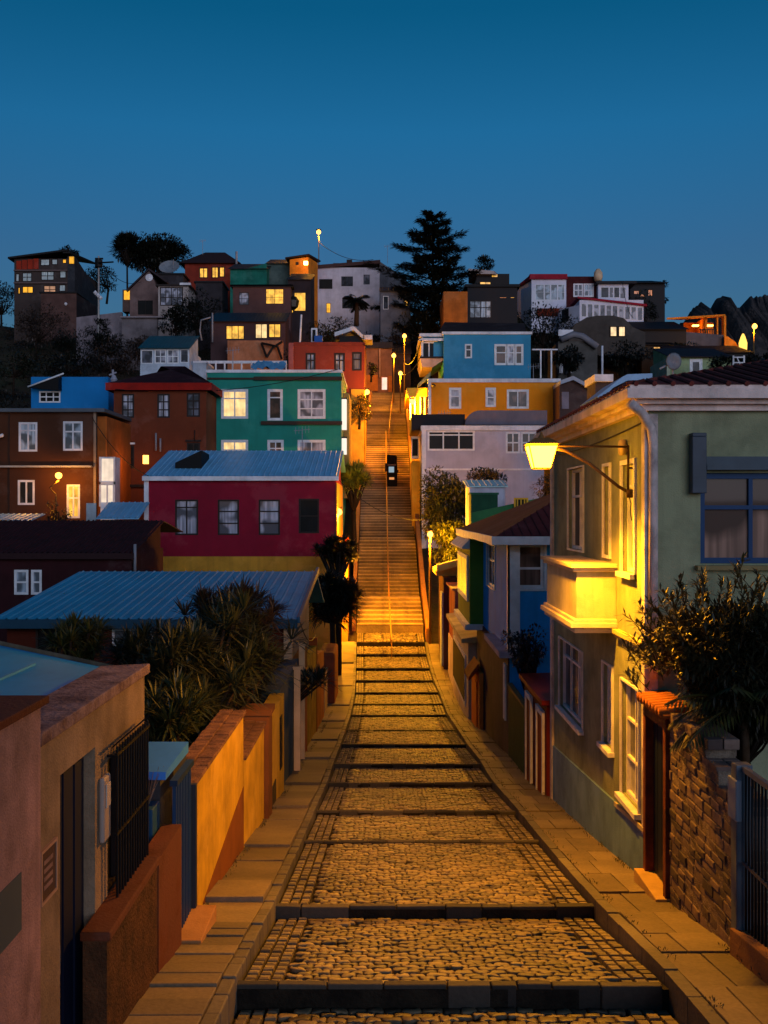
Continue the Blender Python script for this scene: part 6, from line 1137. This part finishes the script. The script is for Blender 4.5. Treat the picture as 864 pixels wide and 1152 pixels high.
def palm(name, label, base, h, n, L, mat, cat='palm tree', tr=.15, droop=1.3, lw=.06, up=.5):
    B = V(base); t = thing(name, label, cat, base); top = B+V((0,0,h)); s = MB(); s.tube([B+V((0,0,-.5)),B+V((.05*h*.3,0,h*.5)),top],[tr*1.2,tr,tr*.85],8); s.build('trunk', plaster('#3a2818',1.3), t, True); m = MB()
    for i in range(n):
        a = 2.4*i; el = R.uniform(-.35,1.1)*up*1.6; d = V((math.cos(a)*math.cos(el),math.sin(a)*math.cos(el),math.sin(el))); p = top.copy(); seg = 9; side = d.cross(UZ).normalized(); rib = [p.copy()]
        for k in range(seg):
            d = (d+V((0,0,-droop*.10))).normalized(); p = p+d*L/seg; rib.append(p.copy()); wl = L*.34*math.sin(math.pi*min(1,(k+1.2)/(seg+.8)))+.03*L
            for sg in (-1,1):
                for u in (0,.5):
                    q = rib[-2]+(p-rib[-2])*u; leaf(m, q, side*sg+d*.9+V((0,0,-.35)), wl, lw, .5)
        m.tube(rib, .012*L, 4, False)
    m.build('fronds', mat, t); return t
def conifer(label, base, h, r, mat):
    B = V(base); t = thing('conifer_tree', label, 'tree', base); s = MB(); s.tube([B+V((0,0,-1)),B+V((.1,0,h*.5)),B+V((-.1,0,h*.98))],[.45,.3,.05],8); m = MB(); n = 110
    for i in range(n):
        f = .07+.92*(i/n)**.95; z = h*f; prf = min(1,.16+(1-f)*2.1)*(1.0 if f > .12 else .6)*(1+.28*math.sin(f*34)); a = i*2.399+R.uniform(-.3,.3); L = r*prf*R.uniform(.62,1.18)+.3
        if f > .9: L *= .9
        d = V((math.cos(a),math.sin(a),R.uniform(.02,.32))); p0 = B+V((0,0,z)); p1 = p0+d*L; p1.z += L*.02; s.tube([p0,p0+d*L*.5+V((0,0,.05*L)),p1],[.10,.06,.02],4)
        for k in range(int(70+L*60)):
            u = R.uniform(.15,1.02)**.8; q = p0+(p1-p0)*u; wd = .20*L*(1.15-u)+.25; q = q+V((R.uniform(-wd,wd),R.uniform(-wd,wd),R.uniform(-.18,.22)))
            leaf(m, q, d+rv()*.8+V((0,0,-.05)), R.uniform(.35,.85), .22, .3)
    s.build('trunk', plain('#0e0a08'), t, True); m.build('crown', mat, t)
G1 = foliage('#222c18',1.0,'#38381c'); G2 = foliage('#1d2a12',1.3,'#3a3a14'); G3 = foliage('#10180c',1.2,'#1c2412'); GB = foliage('#0c120c',1.0,'#141a10'); GY = foliage('#46581c',1.5,'#6a6a20'); GR = foliage('#3a2414',1.1,'#222212'); GD = foliage('#2a221e',1.2,'#3a2c24')
def plants():
    # big left spiky mass: several clumps
    def heads(cx, cy, cz, rx, ry, rz, n): return [(cx+R.uniform(-1,1)*rx, cy+R.uniform(-1,1)*ry, cz+R.uniform(-1,1)*rz) for _ in range(n)]
    def mass(label, px, py, d, rpx, rpz, n, L, w, mat, nl=34, ry=1.0):
        cx, cz = X(px,d), Z(py,d); rx, rz = rpx*d/FPX, rpz*d/FPX; hs = []
        while len(hs) < n:
            v = rv()
            hs.append((cx+v.x*rx, d+v.y*ry, cz+v.z*rz))
        return spiky_bush('yucca_bush', label, (min(cx-.3,-3.3),d,prof(d)-.3), hs, L, w, mat, nl)
    mass('spiky yucca bush behind the coped yellow wall, its tallest clump',262,738,18.5,42,54,62,.66,.05,G1,44,1.2)
    mass('spiky yucca bush left of the tallest clump, above the beige house roof corner',204,762,17.0,38,50,52,.62,.05,G1,44,1.0)
    mass('low spiky yucca clump directly over the clay coping',262,800,16.5,46,34,44,.55,.045,G1,40,.8)
    mass('reddish tipped spiky bush rising above the blue corrugated roof eave',262,690,20,54,22,50,.5,.04,GR,36,1.0)
    mass('spiky bush leaning right over the yellow garden walls',316,756,22.5,36,38,66,.62,.05,G1,40,1.6)
    mass('low dark spiky clump beside the beige house wall',196,820,15.5,30,44,60,.5,.04,G2,36,1.0)
    mass('small dark spiky bush left of the white window of the red brown cottage',88,722,20,30,22,34,.5,.04,G2,36,.8)
    mass('dark bush below the white window of the red brown cottage',165,732,19,34,22,40,.5,.04,G3,36,.7)
    mass('dark spreading yucca mass low behind the small blue shed',222,850,16.5,40,40,60,.55,.04,G2,36,.8)
    mass('overhanging dark bush sprig above the left pavement at the white posts',352,766,27,16,6,8,.55,.045,G3,26,.5)
    # bush over right wall
    mass2 = lambda label,px,py,d,rx,rz,n,ls,mat,ry: blob_tree('leafy_bush',label,(X(px,d),d,Z(py,d)),(rx*d/FPX,ry,rz*d/FPX),n,ls,mat,base=(X(px,d)+.3,d,prof(d)),trunk=.05,cat='bush',clumps=90,flat=1,asp=.24)
    mass2('big dark leafy bush overhanging the brick wall at the right edge',822,752,11.9,112,74,44000,.125,foliage('#1c2110',1.3,'#2c2410'),1.0)
    spr = []
    t = thing('leafy_bush','upright leafy sprays standing out above the bush before the blue framed window','bush',(4.2,11.8,-3)); m = MB(); s = MB()
    for i in range(64):
        a = R.uniform(0,1); px = 722+a*150; d = R.uniform(11.2,12.4); py = 745-50*math.sin(min(1,a*1.5)*1.5)+R.uniform(-30,45); p = V((X(px,d),d,Z(py,d))); dr = (V((R.uniform(-.8,.3)-(.6 if a < .2 else 0),R.uniform(-.4,.3),1.0))).normalized(); L = R.uniform(.25,.5); s.tube([p,p+dr*L*.5,p+dr*L],[.006,.005,.003],4)
        for k in range(26): u = R.uniform(.1,1.0); leaf(m, p+dr*L*u, dr*.7+rv()*.9, R.uniform(.09,.16), .028, .3, seg=2)
    m.build('leaves', foliage('#2c2a12',1.4,'#4a3a14'), t); s.build('stems', plain('#2a1c10'), t)
    hs = [V((X(a,d),d,Z(b,d))) for a,b,d in ((808,745,11.3),(840,770,11.0),(855,720,11.2),(790,800,11.4))]
    palm('fan_palm','young palm with long drooping fronds inside the bush over the brick wall',(4.05,11.5,-3.2),1.0,14,1.0,foliage('#2a3214',1.4,'#3a3414'),tr=.05,lw=.03,droop=1.2)
    # palms left of the stairs
    def yuc(label, px, py, d, r, rz, n, trunk_y, mat, L=.6, w=.05, nl=40, tpx=None):
        cx, cz = X(px,d), Z(py,d); tx = X(tpx or px,d); zb = prof(d)-.2; t = thing('yucca_tree', label, 'tree', (tx,d,zb)); m = MB(); s = MB(); f = V((tx,d,Z(trunk_y,d)))
        s.tube([(tx,d,zb-.3),(tx+.05,d,(zb+f.z)/2),f],[.2,.16,.13],8)
        for i in range(n):
            v = rv(); h = V((cx+v.x*r,d+v.y*r*.8,cz+v.z*rz)); rosette(m, h, (h-f).normalized()*.7+UZ*.4+rv()*.3, nl, L*R.uniform(.8,1.15), w, droop=.6); s.tube([f,(f+h)/2+V((0,0,-.1)),h],[.09,.06,.04],5)
        m.build('leaves', mat, t); s.build('trunk', plaster('#1c1410',1.2), t, True)
    yuc('small flat topped tree with dark leaf rosettes beside the lowest stairs, left',380,619,52,1.15,.55,34,660,GB,.62,.10,44)
    yuc('dense dark round palm below the flat topped tree on the left',374,675,48,1.1,1.05,70,700,GB,.8,.08,46)
    yuc('drooping yellow green palm beside the stairs, left of the cabinet',398,540,68,.95,.85,34,575,GY,.95,.10,40)
    blob_tree('stair_shrub','yellow green shrub left of the stairs by the teal house',(X(404,84),84,Z(459,84)),(1.1,1.2,1.1),900,.28,foliage('#46401a',1.3,'#5a4a1c'),cat='bush',clumps=10)
    blob_tree('stair_shrub','small dark round shrub at the head of the stairs',(X(417.5,112),112,Z(415,112)),(1.0,.8,.9),500,.25,GB,cat='bush',clumps=7)
    blob_tree('porch_shrub','small dark shrub beside the lit door of the brown house',(X(66,57.5),57.5,Z(576,57.5)),(.75,.5,.6),420,.16,GB,cat='bush',clumps=7,base=(X(66,57.5),57.5,-7))
    # trees right of stairs (x 480-545)
    blob_tree('garden_tree','dark green broadleaf tree right of the stairs, before the lavender house',(X(502,63),63,Z(570,63)),(1.8,1.6,2.3),9500,.27,foliage('#27301a',1.4,'#3c3a16'),base=(X(498,63),63,-6),clumps=34)
    blob_tree('garden_tree','lower tree lit yellow green by the lamp at the stairs foot',(X(512,60),60,Z(612,60)),(1.9,1.3,1.6),6500,.24,foliage('#4a4a1a',1.4,'#2a3414'),base=(X(512,60),60,-7.5),clumps=26)
    blob_tree('garden_tree','tree beside the white shed in front of the lavender house',(X(548,61),61,Z(540,61)),(1.4,1.0,.9),2600,.22,foliage('#3a2c18',1.3,'#2a2a14'),base=(X(545,61),61,-6),clumps=16)
    blob_tree('garden_tree','small tree glowing in the lantern light before the lavender house',(X(620,56),56,Z(548,56)),(1.1,1.0,.9),1500,.18,foliage('#3c2c14',1.3,'#4a3a18'),base=(X(620,56),56,-6),clumps=14)
    blob_tree('leafy_bush','dark reddish bush between the blue house and the corner house',(X(603,24.3),25.6,Z(728,25)),(.62,.9,.65),1500,.13,foliage('#1a1412',1.2,'#2a1614'),cat='bush',clumps=16,base=(X(603,25),25.6,-7))
    # ridge
    conifer('large dark layered conifer standing on the ridge',(X(487,133),133,16.5),Z(241,133)-16.5,5.9,GB)
    blob_tree('ridge_tree','small dark tree right of the conifer on the ridge',(X(545,146),146,Z(299,146)),(1.9,1.5,1.4),900,.4,GB,clumps=8,base=(X(545,146),146,27))
    blob_tree('ridge_tree','wide dark round tree on the ridge behind the gabled house',(X(172,165),165,Z(285,165)),(5.6,3.5,3.3),11000,.6,GB,clumps=44,base=(X(175,165),165,30))
    yuc('dark spiky palm at the left of the round ridge tree',143,278,163,2.0,1.9,30,298,GB,1.7,.24,34)
    palm('palm_tree','young palm in front of the white ridge house',(X(401,126),126,Z(362,126)),Z(338,126)-Z(362,126),24,1.9,GB,droop=1.4,lw=.14,tr=.28,up=.5)
    for (l,px,py,d,rx,rz,n) in (('dark tree clump behind the dark modern house at the left edge',2,338,158,5,3.4,2200),('dark shrub on the roof of the dark modern house',78,283,150,1.4,.7,420),('dark trees filling the gap between modern and gabled houses',120,312,160,3.0,2.6,1500),
        ('dark thicket between the gabled house and the lit hill houses',222,352,128,3.4,3.2,2400),('dark tree below the bay window house',196,362,124,2.6,2.0,1500),('dark trees left of the white modern houses',612,372,125,4.2,3.2,3000),
        ('dark tree right of the curved roof house',722,352,146,2.2,3.2,1500),('dark ridge tree right of the amber windows',745,330,156,1.8,1.8,900),('dark bushes under the conifer',478,368,125,5,2.2,2400),('dark bushes right of the amber house',770,392,130,2.5,1.6,900),
        ('dark tree at the edge of the blue house terrace',640,400,100,1.7,1.6,1100),('dark bushes on the slope below the curved roof house',704,398,112,3.6,1.4,1500),('dark bush beside the ladder frame',812,412,94,2.2,.8,700),('dark bush at the right edge above the corner roof',858,410,100,2.2,1.2,900)):
        blob_tree('hillside_tree',l,(X(px,d),d,Z(py,d)),(rx,1.8,rz),n,.42,GB,cat='tree',clumps=max(8,n//110),trunk=.2)
    for (l,px,py,d,rx,rz,n,mt) in (('brownish bare bush slope left, below the dark modern house',42,368,134,4.8,3.0,2600,GD),('dark palm like shrub below the long pale retaining wall',82,392,124,2.8,2.4,1900,GB),('dark shrub in front of the pale retaining wall',112,372,128,1.8,1.6,900,GB),
        ('dark scrub hiding the foot of the pale retaining wall',118,388,127,3.6,1.7,2400,GB),('dark scrub hiding the foot of the grey retaining wall',158,392,124,2.6,1.4,1800,GD),('brown thorn bush on the slope left of the clapboard house',128,405,112,3.4,2.0,1900,GD),('dark green shrub low at the left edge of the slope',15,410,112,3.0,2.2,1600,G3),('dark shrubs behind the blue annexe',75,412,104,4.0,1.3,1600,GB),
        ('dark scrub behind the white house and the palm',372,372,120,3.2,1.6,1500,G3),('scrubby orange lit bushes above the stair head',436,384,128,2.2,.9,900,foliage('#3a2a14',1.2,'#2a2010')),('dark scrub right of the brown lit hill house',335,398,108,1.6,1.6,900,GB)):
        blob_tree('hillside_shrub',l,(X(px,d),d,Z(py,d)),(rx,1.6,rz),n,.36,mt,cat='bush',clumps=max(8,n//90),trunk=.12)
plants()
def scrub():
    m = MB(); r = random.Random(3)
    for i in range(5200):
        y = r.uniform(84,152); x = r.uniform(-.42,.42)*y
        if abs(x-.4) < 4.5 and y < 124: continue
        z = T(x,y); s = r.uniform(.3,1.0)
        for k in range(11): v = rv(r); leaf(m, V((x+v.x*s*1.2,y+v.y*s*1.2,z+abs(v.z)*s*1.1)), rv(r)+UZ*.5, r.uniform(.25,.6), .16, .3)
    o = m.build('undergrowth', foliage('#1a1a10',1.1,'#2a2018')); tag(o,'dark scrub covering the hillside between the houses',None,None,'stuff')
scrub()
def tufts():
    m = MB(); r = random.Random(5)
    for i in range(420):
        y = r.uniform(7,45)**1.0; sd = r.random() < .5
        x = (-2.12 if r.random() < .6 else edg(y)[0]-.15) if sd else (3.4 if r.random() < .6 else edg(y)[1]+.15)
        z = prof(y)+(.12 if abs(x) > 1.6 else .05)
        for k in range(6): leaf(m, V((x+r.uniform(-.05,.05),y+r.uniform(-.06,.06),z)), V((r.uniform(-.6,.6),r.uniform(-.6,.6),1)), r.uniform(.03,.08), .012, .6)
    o = m.build('weeds', foliage('#3a3a16',1.3,'#2a2a12')); tag(o,'small weeds growing in the pavement joints',None,None,'stuff')
tufts()

def haze():
    m = MB(); m.box(-920,920,-65,1220,-14,125); mt = bpy.data.materials.new('evening_haze'); mt.use_nodes = True; nt = mt.node_tree; nt.nodes.clear()
    v = nt.nodes.new('ShaderNodeVolumePrincipled'); v.inputs['Color'].default_value = (.9,.93,1,1); v.inputs['Density'].default_value = HAZE; v.inputs['Anisotropy'].default_value = .55; o = nt.nodes.new('ShaderNodeOutputMaterial'); nt.links.new(v.outputs[0], o.inputs['Volume'])
    b = m.build('haze', mt); tag(b,'thin evening haze over the whole town',None,None,'stuff')
if HAZE: haze()
# ================================================================== SKY, LIGHT, CAMERA
wd = bpy.data.worlds.new('World'); S.world = wd; wd.use_nodes = True; nt = wd.node_tree; bg = nt.nodes['Background']
sky = nt.nodes.new('ShaderNodeTexSky'); sky.sky_type = 'NISHITA'; sky.sun_disc = False; sky.sun_elevation = math.radians(SUN_EL); sky.sun_rotation = math.radians(180); sky.altitude = 100; sky.air_density = 1.0; sky.dust_density = .4; sky.ozone_density = 3.0
tc = nt.nodes.new('ShaderNodeTexCoord'); sp = nt.nodes.new('ShaderNodeSeparateXYZ'); nt.links.new(tc.outputs['Generated'], sp.inputs[0])
grad = ramp(nt, sp.outputs['Z'], SKY_STOPS)
col = mixc(nt, 1.0, sky.outputs[0], grad, 'MULTIPLY')
nt.links.new(col, bg.inputs[0]); bg.inputs['Strength'].default_value = SKY_STR
sd = bpy.data.lights.new('twilight_glow','SUN'); sd.energy = SUN_E; sd.angle = math.radians(40); sd.color = SUN_C; so = bpy.data.objects.new('twilight_glow', sd); COL.objects.link(so)
so.rotation_euler = (math.radians(90-8),0,math.radians(22)); so.location = (0,-20,20)
cd = bpy.data.cameras.new('camera'); cam = bpy.data.objects.new('camera', cd); COL.objects.link(cam); cam.location = (0,0,0); cam.rotation_euler = (math.radians(90),0,0)
cd.sensor_fit = 'VERTICAL'; cd.sensor_height = 36; cd.sensor_width = 27; cd.lens = 36*FPX/1152; cd.clip_start = .05; cd.clip_end = 6000; S.camera = cam
S.view_settings.view_transform = 'Standard'; S.view_settings.look = 'None'; S.view_settings.exposure = EXPO; S.view_settings.gamma = 1
S.render.engine = 'CYCLES'; S.cycles.use_denoising = True; S.cycles.max_bounces = 5; S.cycles.diffuse_bounces = 3; S.cycles.glossy_bounces = 2; S.cycles.transmission_bounces = 2; S.cycles.sample_clamp_indirect = 4; S.cycles.use_light_tree = True; S.cycles.caustics_reflective = False; S.cycles.caustics_refractive = False
